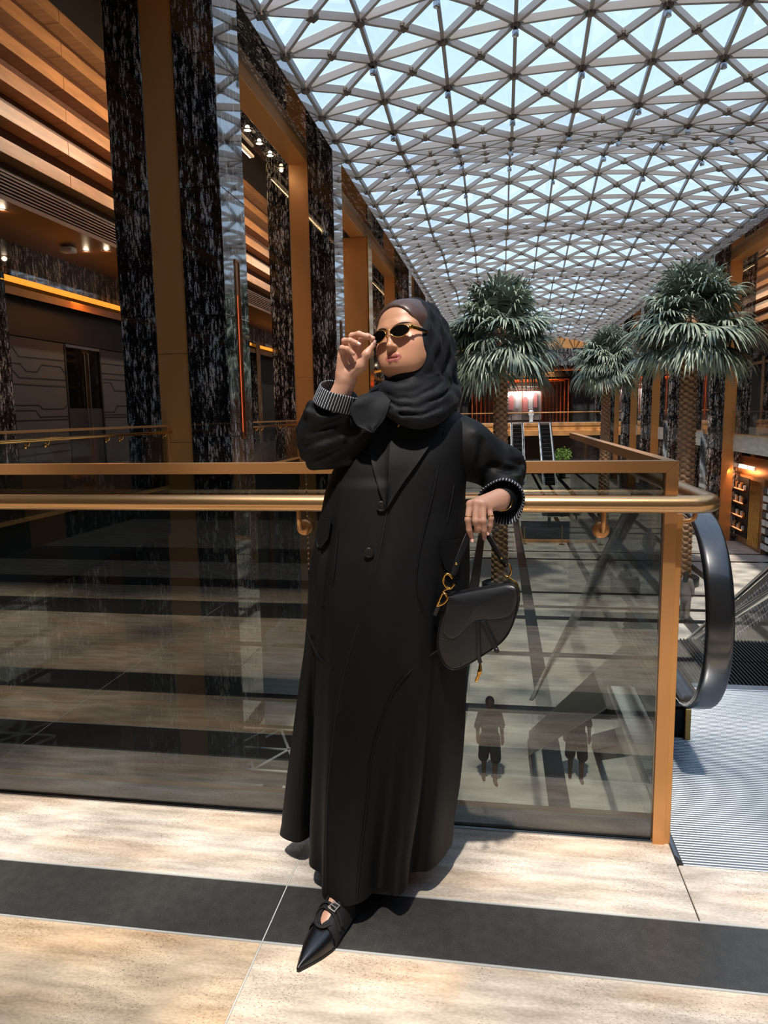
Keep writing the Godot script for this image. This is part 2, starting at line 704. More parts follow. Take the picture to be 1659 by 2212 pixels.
	M.orange_led = glow(Color(0.9, 0.34, 0.18), 0.6)
	M.screen = glow(Color(1.0, 0.80, 0.72), 0.9)
	M.shelf_glow = glow(Color(1.0, 0.62, 0.40), 1.0)
	M.letters = glow(Color(1.0, 0.97, 0.92), 0.5)
	M.grey_board = std(Color(0.25, 0.25, 0.255), 0.6)
	M.dark_board = std(Color(0.12, 0.12, 0.125), 0.55)
	M.white_paint = std(Color(0.8, 0.8, 0.79), 0.6)
	M.white_cloth = std(Color(0.82, 0.84, 0.86), 0.8)
	M.grey_cloth = std(Color(0.42, 0.40, 0.37), 0.85)
	M.black_cloth = std(Color(0.05, 0.05, 0.055), 0.85)
	M.skin_far = std(Color(0.36, 0.24, 0.18), 0.6)
	# glass
	M.roof_glass = pane(Color(0.75, 0.85, 0.90), 0.08)
	M.glass = pane(Color(0.12, 0.16, 0.15), 0.08)
	M.glass.metallic_specular = 0.34
	var dg := std(Color(0.53, 0.55, 0.53, 0.0), 0.0, 0.0, 0.5)
	dg.refraction_enabled = true
	dg.refraction_scale = 0.09
	M.tinted_glass = dg
	M.door_glass = pane(Color(0.02, 0.02, 0.02), 0.6)

# ---------------------------------------------------------------- the deck she stands on
func deck() -> void:
	var f := setting("floor", "upper deck of cream travertine slabs with a black granite band along the glass", "floor")
	var g := 0.0014
	# [z near, z far, material] rows of slabs; the joints between slabs run away from the camera
	var rows := [[-2.40, -1.892, "t"], [-1.885, -1.657, "g"], [-1.65, -1.265, "t"], [-1.26, -1.01, "g"], [-1.005, 0.10, "t"], [0.106, 0.486, "g"], [0.49, 0.93, "t"], [0.935, 1.22, "g"], [1.225, 1.9, "t"], [1.905, 2.6, "g"], [2.605, 4.6, "t"], [4.605, 8.0, "g"]]
	var xs := [-5.0, -3.42, -2.02, -0.613, 2.2, 3.6, 5.0, 6.4, 7.8, 9.2, 11.0]
	var k := 0
	for r in rows:
		for i in xs.size() - 1:
			var a: float = xs[i] + g
			var b: float = xs[i + 1] - g
			var za: float = r[0]
			var zb: float = r[1]
			if r[0] == -2.40 and a > 0.5:
				za = -2.13
			elif r[0] == -2.40 and b > 0.5:   # the slab that is cut out for the escalator plate
				span("slab", Vector3(a, -0.03, -2.4), Vector3(0.545, 0, zb), M.travertine0, f, 0.002)
				span("slab", Vector3(0.548, -0.03, -2.14), Vector3(b, 0, zb), M.travertine0, f, 0.002)
				k += 1
				continue
			span("slab", Vector3(a, -0.03, za), Vector3(b, 0, zb), M["travertine%d" % (0 if r[0] == -2.40 else 1 if b < -0.5 else 2)] if r[2] == "t" else M.granite, f, 0.002)
			k += 1
	for zz: float in [-1.8885, -1.6535]:
		span("metal_strip", Vector3(-5, -0.02, zz - 0.0032), Vector3(11, 0.0005, zz + 0.0032), M.panel_steel, f)
	for x: float in xs.slice(1, 11):
		span("grout_joint", Vector3(x - 0.0015, -0.02, -2.4 if x < 0.5 else -2.12), Vector3(x + 0.0015, -0.0004, 8), M.white_paint, f)
	# body of the slab below, cut back under the escalator
	span("deck_body", Vector3(-5.1, -0.9, -2.42), Vector3(0.54, -0.03, 8), M.soft_black, f)
	span("deck_body", Vector3(0.54, -0.9, -2.14), Vector3(11.2, -0.03, 8), M.soft_black, f)
	span("deck_edge", Vector3(-5.1, -0.9, -2.47), Vector3(0.54, -0.02, -2.42), M.brass_panel, f)
	var back := setting("wall_back", "dark marble wall that closes the arcade behind the camera", "wall")
	span("marble_panel", Vector3(-12.7, -5.9, 8.3), Vector3(18.9, 10.8, 8.6), M.soft_black, back)
	for i in 8:
		for j in 4:
			span("stone_panel", Vector3(-12.6 + 3.93 * i, 0.7 + 2.5 * j, 8.22), Vector3(-8.68 + 3.93 * i, 3.19 + 2.5 * j, 8.3), M.travertine1, back, 0.01)
	span("ceiling_panel", Vector3(-7.2, 9.95, 5.6), Vector3(13.4, 10.2, 8.6), M.soft_black, back)

# ---------------------------------------------------------------- the two arcades of marble portals
const XL := -5.1
const XR := 11.25
const BAY := 9.497
const Z0 := -13.27
const FAR := -97.0

func ax(side: int, d: float) -> float:   # x at depth d behind the front plane of an arcade
	return XL - d if side < 0 else XR + d

func aspan(called: String, side: int, d0: float, d1: float, y0: float, y1: float, z0: float, z1: float, mat: Material, parent: Node3D, bev := 0.0) -> MeshInstance3D:
	var a := ax(side, d0)
	var b := ax(side, d1)
	return span(called, Vector3(minf(a, b), y0, minf(z0, z1)), Vector3(maxf(a, b), y1, maxf(z0, z1)), mat, parent, bev)

func sub(called: String, parent: Node3D) -> Node3D:
	var o := Node3D.new()
	o.name = called
	parent.add_child(o, true)
	return o

func arcade() -> void:
	for side: int in [-1, 1]:
		var w := setting("wall_left" if side < 0 else "wall_right", "arcade of tall dark marble and brass portals along the %s of the hall" % ("left" if side < 0 else "right"), "wall")
		var courses := [-5.9, -3.6, -1.3, 1.0, 3.3, 5.6, 7.9, 9.43]
		for k in range(-2, 9):
			var z := Z0 - BAY * k
			if k == 2:
				if side < 0:   # the brass pylon that stands between two marble piers
					var py := sub("pylon", w)
					for c in 3:
						var ys := [-5.9, 0.9, 5.0, 9.1]
						aspan("brass_panel", side, 0.68, 2.3, ys[c], ys[c + 1] - 0.008, z, z - 0.9, M.brass_panel, py, 0.01)
					aspan("brass_edge", side, 0.62, 0.69, -5.9, 9.1, z + 0.02, z - 0.95, M.brass_bright, py, 0.01)
				continue
			var p := sub("pier", w)
			aspan("core", side, 0.02, 2.11, -5.9, 9.43, z - 0.07, z - 1.21, M.soft_black, p)
			for c in 7:
				for s in 2:
					var d0: float = [0.0, 1.42][s]
					var d1: float = [0.80, 2.13][s]
					if k > 5 and c % 2:
						continue
					var top: float = courses[c + 1] if k <= 5 or c == 6 else courses[c + 2]
					aspan("marble_panel", side, d0, d1, courses[c] + 0.004, top - 0.004, z, z - 1.28, M["marble%d" % ((c + k * 2 + s + 9) % 3)], p, 0.006)
			for c in 3:
				var ys := [-5.9, 0.9, 2.6, 9.43]
				aspan("brass_panel", side, 0.80, 1.42, ys[c], ys[c + 1] - 0.008, z - 0.035, z - 1.245, M.brass_panel, p)
			if k >= 0 and k < 6:   # lit slot in the face that looks on the hall
				var f := mb()
				var x := ax(side, -0.008)
				for q in [[0.93, 0.97, -0.58, -0.80], [4.37, 4.41, -0.58, -0.80]]:
					f.box(Vector3(x, (q[0] + q[1]) / 2, z + (q[2] + q[3]) / 2), Vector3(0.03, q[1] - q[0], 0.22))
				for q: float in [-0.58, -0.79]:
					f.box(Vector3(x, 2.67, z + q), Vector3(0.03, 3.48, 0.02))
				f.box(Vector3(ax(side, -0.003), 2.67, z - 0.69), Vector3(0.008, 3.44, 0.2))
				part("slot_frame", f, M.bronze_frame, p)
				bpart("led_light", Vector3(ax(side, -0.012), 2.4, z - 0.62), Vector3(0.02, 2.66, 0.035), M.orange_led, p, 0.004)
		# beams over the portals
		for k in range(-3, 8):
			var za := Z0 - BAY * k
			var zb := za - BAY + 0.008
			if zb < FAR:
				zb = FAR
			var h := sub("beam", w)
			aspan("marble_panel", side, 0.0, 0.80, 9.43, 9.93, za, zb, M["marble%d" % ((k + 4) % 3)], h, 0.006)
			aspan("brass_soffit", side, 0.80, 1.42, 9.10, 9.9, za, zb, M.brass_panel, h, 0.01)
			aspan("marble_soffit", side, 1.42, 2.13, 9.2, 9.9, za, zb, M["marble%d" % ((k + 5) % 3)], h, 0.006)
			if k == 2 or k == 1:
				continue
		aspan("roof_kerb", side, 0.05, 0.35, 9.93, 10.05, 8.3, FAR, M.roof_metal, w)
		# gallery: floor, ceiling, upper walls
		for k in range(-3, 9):
			var za := Z0 - BAY * k + 0.0
			var zb := maxf(za - BAY, FAR)
			if za > 8.4:
				za = 8.3
			var g := sub("gallery_bay", w)
			aspan("floor_slab", side, 1.5, 7.3, -0.9, 0.0, za, zb, M.low_stone if side > 0 else M.granite, g)
			aspan("slab_edge", side, 1.36, 1.5, -0.92, 0.01, za, zb, M.low_stone if side > 0 else M.soft_black, g)
			if k >= 0 and k < 5:   # long lamp on the inner side of the beam that washes the wooden wall
				aspan("wash_light", side, 2.16, 2.30, 9.02, 9.08, za - 1.5, zb + 1.0, M.wash, g)
				strip_lamp("wash_lamp", Vector3(ax(side, 2.25), 8.99, (za - 1.5 + zb + 1.0) / 2), Vector3(side, -0.45, 0), Vector2(absf(za - zb) - 2.5, 0.12), 20.0 if k < 2 else 14.0, Color(1.0, 0.90, 0.78))
			aspan("ceiling_panel", side, 2.13, 5.2, 10.66, 10.8, za, zb, M.soft_black, g)
			aspan("top_wall", side, 1.6, 2.1, 9.9, 10.8, za, zb, M.soft_black, g)
			aspan("back_panel", side, 5.3, 5.4, 6.4, 10.8, za, zb, M.wood_dark, g)
			aspan("soffit", side, 4.9, 7.3, 5.83, 5.93, za, zb, M.wood_dark, g)
			aspan("marble_band", side, 7.1, 7.3, 4.95, 5.83, za, zb, M.marble1, g)
			aspan("light_shelf", side, 6.82, 7.3, 4.52, 4.60, za, zb, M.wood_dark, g)
			aspan("shelf_lip", side, 6.80, 6.84, 4.46, 4.66, za, zb, M.wood, g, 0.005)
			aspan("shop_wall", side, 7.25, 7.4, 0.0, 5.0, za, zb, M.dark_board, g)
			aspan("shop_pier", side, 6.75, 7.3, 0.0, 4.95, za - 2.45, za - 3.05, M.marble0, g, 0.006)
			var grille := mb()
			for j in 7:
				grille.box(Vector3(ax(side, 4.93), 5.98 + j * 0.072, (za + zb) / 2), Vector3(0.05, 0.03, za - zb))
			part("grille", grille, M.wood_dark, g).set_meta("kind", "stuff")
			aspan("grille_back", side, 5.0, 5.05, 5.93, 6.5, za, zb, M.soft_black, g)
			var boards := 3 if k < 3 else 1
			for j in 6:
				for b in boards:
					var l := (za - zb) / boards
					var y := 6.78 + 0.72 * j
					if y > 10.4:
						continue
					aspan("slat", side, 4.9, 5.3, y, y + 0.30, za - l * b - 0.008, za - l * (b + 1) + 0.008, M.wood, g, 0.006)
			# the shops under the gallery
			aspan("shopfront", side, 2.2, 2.4, -5.9, -0.9, za, zb, M.dark_board if side < 0 else M.wood_dark, g)
			aspan("shop_glass", side, 2.12, 2.16, -5.5, -2.7, za - 2.4, zb + 1.2, M.door_glass, g)
			aspan("shop_band", side, 2.10, 2.2, -2.6, -1.3, za - 1.6, zb + 0.6, M.brass_panel if (k + side) % 2 and side > 0 else M.marble2, g)
			aspan("shop_post", side, 2.05, 2.2, -5.9, -1.0, za - 1.9, za - 2.3, M.brass_panel if side > 0 else M.wood_dark, g, 0.01)
			aspan("shop_post", side, 2.05, 2.2, -5.9, -1.0, zb + 0.7, zb + 1.1, M.brass_panel if side > 0 else M.wood_dark, g, 0.01)
		aspan("outer_wall", side, 7.4, 7.6, -5.9, 10.8, 8.3, FAR, M.soft_black, w)
		aspan("outer_roof", side, 5.2, 7.6, 10.66, 10.8, 8.3, FAR, M.soft_black, w)
		if side < 0:
			# glowing cove over the shop fronts, seen between the piers
			for k in range(-1, 5):
				var za := Z0 - BAY * k
				var c := aspan("cove_light", side, 6.95, 7.1, 4.84, 4.95, za - 3.1, za - BAY - 2.4, M.amber, w)
				c.set_meta("label", "amber cove light")
			strip_lamp("cove_lamp", Vector3(ax(side, 6.92), 4.8, -19.5), Vector3(0.25, -1, 0), Vector2(0.12, 6.0), 10.0, Color(1.0, 0.62, 0.2))

# ---------------------------------------------------------------- glass roof
const CW := 1.8167
const RH := 1.8143
const ROOF_Z := -17.9

func roof_y(x: float, z: float) -> float:
	var u := (x - (XL + XR) * 0.5) / ((XR - XL) * 0.5)
	return 9.98 + (1.0 - pow(absf(u), 2.1)) * (0.86 + 0.56 * cos(TAU * (z - ROOF_Z) / 12.7))

func rp(i: float, j: float) -> Vector3:
	var x := XL + (XR - XL) * i / 9.0
	var z := ROOF_Z - RH * j
	return Vector3(x, roof_y(x, z), z)

func roof() -> void:
	var r := setting("ceiling", "waving glass roof on a lattice of triangular metal bars", "glass roof")
	var far_bars := mb()
	var far_nodes := mb()
	var far_panes := mb()
	var node_mesh := mb().lathe([Vector2(0, -0.13), Vector2(0.10, -0.13), Vector2(0.13, -0.10), Vector2(0.13, 0.06), Vector2(0.09, 0.09), Vector2(0, 0.09)], 8).mesh()
	var clamp_mesh := mb().box(Vector3.ZERO, Vector3(0.24, 0.13, 0.24), 0.03).box(Vector3(0, -0.075, 0), Vector3(0.20, 0.03, 0.20), 0.01).mesh()
	for j in range(-13, 44):
		var near := j >= 0 and j <= 4
		for i in 10:
			var a := rp(i, j)
			if near:
				part("roof_node", node_mesh, M.roof_node, r, a + Vector3(0, -0.04, 0), Basis(Vector3.UP, 0.39))
			else:
				far_nodes.box(a + Vector3(0, -0.05, 0), Vector3(0.22, 0.17, 0.22), 0.0)
			if i < 9:
				bar_to("roof_bar", near, far_bars, a, rp(i + 1, j), r)
			bar_to("roof_bar", near, far_bars, a, rp(i, j + 1), r)
			if i == 9:
				continue
			var b := rp(i + 1, j)
			var c := rp(i + 1, j + 1)
			var d := rp(i, j + 1)
			var m := rp(i + 0.5, j + 0.5)
			for q: Vector3 in [a, b, c, d]:
				bar_to("roof_bar", near, far_bars, q, m, r)
			if near:
				part("bar_clamp", clamp_mesh, M.roof_node, r, m + Vector3(0, -0.03, 0), Basis(Vector3.UP, 0.78))
			else:
				far_nodes.box(m + Vector3(0, -0.04, 0), Vector3(0.22, 0.15, 0.22), 0.0, Basis(Vector3.UP, 0.78))
			for q in [[a, b], [b, c], [c, d], [d, a]]:
				var pm := mb() if near else far_panes
				var t := Vector3(0, 0.10, 0)
				var th := Vector3(0, 0.02, 0)
				pm.poly([q[0] + t, q[1] + t, m + t], Vector3.DOWN)
				pm.poly([q[0] + t + th, q[1] + t + th, m + t + th], Vector3.UP)
				if near:
					part("glass_pane", pm, M.roof_glass, r)
	part("far_bars", far_bars, M.roof_metal, r).set_meta("kind", "stuff")
	part("far_nodes", far_nodes, M.roof_node, r).set_meta("kind", "stuff")
	part("far_panes", far_panes, M.roof_glass, r).set_meta("kind", "stuff")
	# small lamps hung under every other joint
	var shell := mb().lathe([Vector2(0, 0.10), Vector2(0.03, 0.10), Vector2(0.03, 0.04), Vector2(0.075, 0.03), Vector2(0.085, 0.0), Vector2(0.085, -0.10), Vector2(0.07, -0.11), Vector2(0.06, -0.095), Vector2(0, -0.09)], 14).mesh()
	for j in range(-1, 9):
		for i in range(1, 9):
			if (i + j) % 2 == 0:
				var t := thing("spotlight", "small round roof lamp, %s from the left in the %s row of lamps" % [["first", "second", "third", "fourth", "fifth", "sixth", "seventh", "eighth"][i - 1], ["nearest", "second", "third", "fourth", "fifth", "sixth", "seventh", "eighth", "ninth", "farthest"][j + 1]], "lamp", rp(i, j) + Vector3(0, -0.26, 0), 0.0, "lamps under the roof joints")
				part("lamp_housing", shell, M.steel, t)

func bar_to(called: String, near: bool, far: MB, a: Vector3, b: Vector3, parent: Node3D) -> void:
	var m := mb() if near else far
	m.bar(a, b, 0.070, 0.17, Vector3.UP)
	if near:
		m.bar(a + Vector3(0, -0.095, 0), b + Vector3(0, -0.095, 0), 0.095, 0.025, Vector3.UP)
		part(called, m, M.roof_metal, parent)

# ---------------------------------------------------------------- the lower hall
const LOW := -5.9

func lower_floor() -> void:
	var f := setting("floor", "lower hall floor of pale polished stone crossed by black bands", "floor")
	var zs := [-2.6, -9.0, -14.6, -19.8, -25.2, -27.9, -33.4, -39.2, -46.0, -53.0, -60.0, -68.0, -78.0, -90.0, -114.0]
	var xs := [-12.6, -8.0, -4.4, -1.2, 1.0, 3.05, 4.7, 6.4, 9.0, 12.5, 18.9]
	for i in zs.size() - 1:
		for j in xs.size() - 1:
			span("floor_slab", Vector3(xs[j] + 0.004, LOW - 0.1, zs[i + 1] + 0.004), Vector3(xs[j + 1] - 0.004, LOW, zs[i] - 0.004), M.low_stone, f)
	for q in [[-1.0, 0.40], [1.15, 0.40], [3.9, 0.3], [4.95, 0.3], [6.5, 0.45], [-4.4, 0.4], [8.9, 0.35]]:
		span("black_band", Vector3(q[0] - q[1] / 2, LOW - 0.05, -112), Vector3(q[0] + q[1] / 2, LOW + 0.002, -4), M.low_black, f)
	for q in [[-17.2, 0.5], [-21.4, 0.4], [-25.4, 0.45], [-26.9, 0.35], [-29.1, 0.3], [-35.9, 0.3], [-37.9, 0.25], [-44, 0.4], [-46, 0.3], [-54, 0.4], [-62, 0.4], [-70, 0.4]]:
		span("black_band", Vector3(-12, LOW - 0.05, q[0] - q[1] / 2), Vector3(18, LOW + 0.003, q[0] + q[1] / 2), M.low_black, f)
	for q in [[Vector3(13.3, 0, -52.8), Vector3(8.0, 0, -24.5)], [Vector3(-7.2, 0, -52.8), Vector3(-1.9, 0, -24.5)], [Vector3(9.0, 0, -25.3), Vector3(12.5, 0, -14)], [Vector3(6.2, 0, -21.3), Vector3(3.2, 0, -9)]]:
		part("black_band", mb().bar(q[0], q[1], 0.5, 0.05), M.low_black, f, Vector3(0, LOW - 0.022, 0))
	for i in range(-10, 0):
		span("black_band", Vector3(7.2, LOW - 0.05, -82.0 + i * 1.6 - 20), Vector3(16, LOW + 0.004, -81.6 + i * 1.6 - 20), M.low_black, f)
	var hid := setting("wall_front", "dark wall below the upper deck", "wall")
	span("panel", Vector3(-12.6, LOW, -2.5), Vector3(18.9, -0.9, -2.3), M.soft_black, hid)

func far_end() -> void:
	var w := setting("wall_end", "end wall of the hall with brass band, marble and a wooden portal", "wall")
	span("brass_band", Vector3(XL - 2, 9.35, -97), Vector3(XR + 2, 10.9, -96.6), M.brass, w)
	span("marble_band", Vector3(XL - 2, 7.2, -97), Vector3(XR + 2, 9.35, -96.4), M.marble1, w)
	for i in 4:
		span("wood_beam", Vector3(XL - 2, 6.55 + 0.18 * i, -96.9 - 0.5 * i), Vector3(XR + 2, 6.66 + 0.18 * i, -96.4 - 0.5 * i), M.wood_red, w)
	span("dark_panel", Vector3(XL - 7.4, 0, -112), Vector3(-4.2, 7.2, -98.5), M.soft_black, w)
	span("dark_panel", Vector3(9.6, 0, -112), Vector3(XR + 7.4, 7.2, -98.5), M.soft_black, w)
	span("dark_panel", Vector3(-4.2, 5.9, -112), Vector3(9.6, 7.2, -98.5), M.soft_black, w)
	# nested wooden frames that step in towards the shop window
	for i in 8:
		var k := float(i)
		var z := -98.6 - 0.95 * k
		var a := -3.6 + 0.56 * k
		var b := 9.0 - 0.42 * k
		var t := 5.55 - 0.16 * k
		var fr := mb()
		fr.box(Vector3((a + b) / 2, t, z), Vector3(b - a, 0.11, 0.5))
		fr.box(Vector3(a, t / 2, z), Vector3(0.11, t, 0.5))
		fr.box(Vector3(b, t / 2, z), Vector3(0.11, t, 0.5))
		part("portal_frame", fr, M.wood_red, w)
	span("portal_back", Vector3(-4, 0, -107.2), Vector3(9.6, 6, -107), M.wood_dark, w)
	span("shop_window", Vector3(0.6, 0.2, -107.0), Vector3(6.0, 4.3, -106.9), M.white_paint, w)
	for x: float in [0.6, 3.3, 6.0]:
		span("window_post", Vector3(x - 0.05, 0.2, -106.9), Vector3(x + 0.05, 4.3, -106.8), M.wood_red, w)
	span("end_floor", Vector3(XL - 7.4, -0.9, -112), Vector3(XR + 7.4, 0, -84), M.granite, w)
	span("far_wall", Vector3(XL - 7.4, LOW, -114.2), Vector3(XR + 7.4, 11, -114), M.wood_dark, w)
	span("end_roof", Vector3(XL - 7.4, 10.9, -114), Vector3(XR + 7.4, 11.1, -96.5), M.soft_black, w)
	strip_lamp("window_lamp", Vector3(3.3, 4.8, -105.6), Vector3(0, -0.6, -1), Vector2(4, 0.3), 14.0, Color(1, 0.92, 0.88))
	bpart("ceiling_light", Vector3(3.3, 4.9, -105.5), Vector3(4, 0.06, 0.3), M.white_lamp, w)
	strip_lamp("portal_lamp", Vector3(2.7, 6.3, -97.8), Vector3(0, -1, -0.6), Vector2(9, 0.3), 45.0, Color(1, 0.62, 0.34))
	bpart("ceiling_light", Vector3(2.7, 6.4, -97.8), Vector3(9, 0.05, 0.3), M.amber, w)
	var pinks := [[1.0, 0.5], [1.7, 0.7], [2.6, 0.5], [3.7, 0.7], [4.45, 0.6], [5.15, 0.5]]
	var pink := std(Color(0.85, 0.55, 0.55), 0.8)
	for i in 6:
		var t := thing("garment", "%s garment hanging in the bright shop window beyond the bridge, %s" % [["pale", "pink"][i % 2], ["at its left end", "second from its left end", "left of its middle", "right of its middle", "second from its right end", "at its right end"][i]], "clothes", Vector3(pinks[i][0], 1.4 + 0.3 * (i % 3), -106.6))
		part("cloth", mb().prism(PackedVector2Array([Vector2(-pinks[i][1] / 2, 0), Vector2(pinks[i][1] / 2, 0), Vector2(pinks[i][1] / 2.4, 1.9), Vector2(0.1, 2.1), Vector2(-0.1, 2.1), Vector2(-pinks[i][1] / 2.4, 1.9)]), 0.15, Transform3D.IDENTITY, 0.03), pink if i % 2 else M.white_cloth, t)
	# the bridge in front of it
	var b := thing("footbridge", "brass-banded footbridge with glass balustrade across the far end", "bridge", Vector3(0, 0, -84))
	span("deck", Vector3(-7.2, -0.7, -3.0), Vector3(13.3, 0.1, 0), M.low_stone, b)
	span("brass_band", Vector3(-7.2, -0.25, 0), Vector3(13.3, 0.1, 0.12), M.brass, b, 0.02)
	span("brass_band", Vector3(-7.2, -0.75, -0.1), Vector3(13.3, -0.25, 0.04), M.brass_panel, b, 0.02)
	span("brass_band", Vector3(-7.2, -1.35, 0), Vector3(13.3, -0.75, 0.16), M.brass, b, 0.02)
	for i in 11:
		if i in [4, 6]:
			continue
		var x0 := -7.2 + i * 1.864
		span("glass_pane", Vector3(x0 + 0.01, 0.1, 0.02), Vector3(x0 + 1.854, 1.22, 0.05), M.glass, b)
	span("top_rail", Vector3(-7.2, 1.22, -0.02), Vector3(13.3, 1.32, 0.08), M.brass, b, 0.02)
	for k in 2:
		far_escalator([1.98, 5.05][k], ["left of the two far escalators rising to the brass footbridge", "right of the two far escalators rising to the brass footbridge"][k])
	# a green shrub by the foot of the escalators
	var pl := thing("shrub", "bright green shrub in a dark pot right of the far escalators", "plant", Vector3(6.8, LOW, -80))
	part("pot", mb().lathe([Vector2(0, 0), Vector2(0.35, 0), Vector2(0.5, 1.3), Vector2(0.55, 1.35), Vector2(0.46, 1.33), Vector2(0, 1.2)], 16), M.dark_metal, pl)
	part("stem", mb().tube([Vector3(0, 1.2, 0), Vector3(0.05, 1.9, 0), Vector3(0, 2.4, 0)], 0.05, 6), M.wood_dark, pl)
	var rng := RandomNumberGenerator.new()
	rng.seed = 4
	var lf := mb()
	for i in 420:
		var d := Vector3(rng.randfn(), rng.randfn(), rng.randfn()).normalized() * (0.5 + 0.5 * rng.randf())
		var p := Vector3(d.x * 0.95, 2.5 + d.y * 0.95, d.z * 0.95)
		var bs := Basis.from_euler(Vector3(rng.randf() * 6, rng.randf() * 6, rng.randf() * 6))
		lf.poly([p, p + bs * Vector3(0.09, 0.12, 0), p + bs * Vector3(0, 0.27, 0.02), p + bs * Vector3(-0.09, 0.12, 0)])
	part("foliage", lf, std(Color(0.42, 0.55, 0.25), 0.5), pl).set_meta("kind", "stuff")
	# people on the bridge, seen small
	for q in [[3.62, "person in a white robe standing behind the bridge glass between the far escalators"], [11.6, "person in a white robe standing at the right end of the far bridge"]]:
		far_person(Vector3(q[0], 0.1, -84.7), 0.0, q[1], "robe", M.white_cloth, M.white_cloth, 1.7)

func far_escalator(x: float, label: String) -> void:
	var e := thing("escalator", label, "escalator", Vector3(x, 0, -83.9))
	var n := 30
	var run := 10.2
	for i in n:
		var t := (i + 0.5) / n
		bpart("step", Vector3(0, -t * 5.9 - 0.1, 0.9 + t * run), Vector3(0.94, 0.2, 0.4), M.dark_metal, e)
		if i % 2 == 0:
			bpart("step_edge", Vector3(0, -t * 5.9 + 0.01, 1.09 + t * run), Vector3(0.94, 0.025, 0.03), M.steel, e)
	for s: float in [-1, 1]:
		part("side_panel", mb().bar(Vector3(s * 0.62, -0.1, 0.8), Vector3(s * 0.62, -6.0, 0.9 + run), 0.22, 0.5), M.panel_steel, e)
		part("side_glass", mb().bar(Vector3(s * 0.60, 0.55, 0.6), Vector3(s * 0.60, -5.3, 0.9 + run), 0.02, 0.8), M.glass, e)
		part("handrail", mb().tube([Vector3(s * 0.60, 1.0, 0.2), Vector3(s * 0.60, 1.0, 0.7), Vector3(s * 0.60, -4.9, 0.9 + run), Vector3(s * 0.60, -5.0, 1.3 + run)], 0.045, 8), M.dark_metal, e)
	part("landing", box_mesh(Vector3(1.2, 0.1, 1.0), 0.01), M.steel, e, Vector3(0, 0.05, 0.4))

# ---------------------------------------------------------------- balustrade
func balustrade() -> void:
	var t := thing("balustrade", "brass and tinted glass balustrade with round handrail behind the woman", "balustrade", Vector3(0, 0, -2.255))
	# flat cap rail, mitred at the corner post
	part("top_rail", mb().prism(PackedVector2Array([Vector2(-5.0, 1.193), Vector2(0.492, 1.193), Vector2(0.528, 1.228), Vector2(-5.0, 1.228)]), 0.05, Transform3D(Basis.IDENTITY, Vector3(0, 0, -0.012))), M.brass, t)
	part("top_rail", mb().prism(PackedVector2Array([Vector2(0.03, 1.193), Vector2(3.0, 1.193), Vector2(3.0, 1.228), Vector2(0.03, 1.228)]), 0.036, Transform3D(Basis(Vector3.UP, PI / 2), Vector3(0.511, 0, 0))), M.brass, t)
	part("post", mb().prism(PackedVector2Array([Vector2(0.493, 0.0), Vector2(0.529, 0.0), Vector2(0.529, 1.228), Vector2(0.493, 1.193)]), 0.05, Transform3D(Basis.IDENTITY, Vector3(0, 0, -0.012))), M.brass, t)
	span("post", Vector3(0.529, 0.0, -0.030), Vector3(0.548, 1.07, 0.006), M.brass_panel, t, 0.002)
	# handrail tube round the corner
	var path := [Vector3(-5.0, 1.106, 0.075)]
	for k in 8:
		path.append(Vector3(-4.5 + 5.0 * k / 7.0, 1.106, 0.075))
	for k in 9:
		var a := PI / 2 * k / 8.0
		path.append(Vector3(0.56 + 0.06 * sin(a), 1.106, 0.015 + 0.06 * cos(a)))
	path.append(Vector3(0.62, 1.106, -0.5))
	path.append(Vector3(0.62, 1.106, -1.4))
	part("handrail", mb().tube(path, 0.0265, 20), M.brass_rail, t)
	for x: float in [-2.37, -0.625, 0.309]:
		var b := part("bracket", mb().tube(spline([Vector3(x - 0.001, 1.085, 0.072), Vector3(x - 0.001, 1.04, 0.07), Vector3(x, 1.022, 0.058), Vector3(x, 1.018, 0.03), Vector3(x, 1.018, 0.014)], 4), 0.0075, 10), M.brass, t)
		part("rosette", mb().lathe([Vector2(0, 0.012), Vector2(0.012, 0.012), Vector2(0.022, 0.009), Vector2(0.026, 0.003), Vector2(0.026, -0.004), Vector2(0, -0.004)], 24, Vector3(x, 1.018, 0.013), Basis(Vector3.RIGHT, PI / 2)), M.brass, b)
	var b2 := part("bracket", mb().tube(spline([Vector3(0.60, 1.085, -0.07), Vector3(0.60, 1.05, -0.07), Vector3(0.58, 1.036, -0.07), Vector3(0.535, 1.036, -0.07)], 4), 0.0075, 10), M.brass, t)
	b2.set_meta("label", "brass bracket under the end of the handrail")
	# glass leaves
	for q in [[-5.0, -2.752], [-2.748, -0.622], [-0.618, 0.491]]:
		span("glass_pane", Vector3(q[0], 0.0, -0.018), Vector3(q[1], 1.192, -0.004), M.tinted_glass, t)
	span("glass_pane", Vector3(0.505, 0.0, -3.0), Vector3(0.517, 1.192, -0.04), M.glass, t)
	span("base_channel", Vector3(-5.0, -0.02, -0.035), Vector3(0.493, 0.004, -0.018), M.dark_metal, t)
	span("base_channel", Vector3(-5.0, -0.02, -0.002), Vector3(0.493, 0.005, 0.010), M.steel, t)

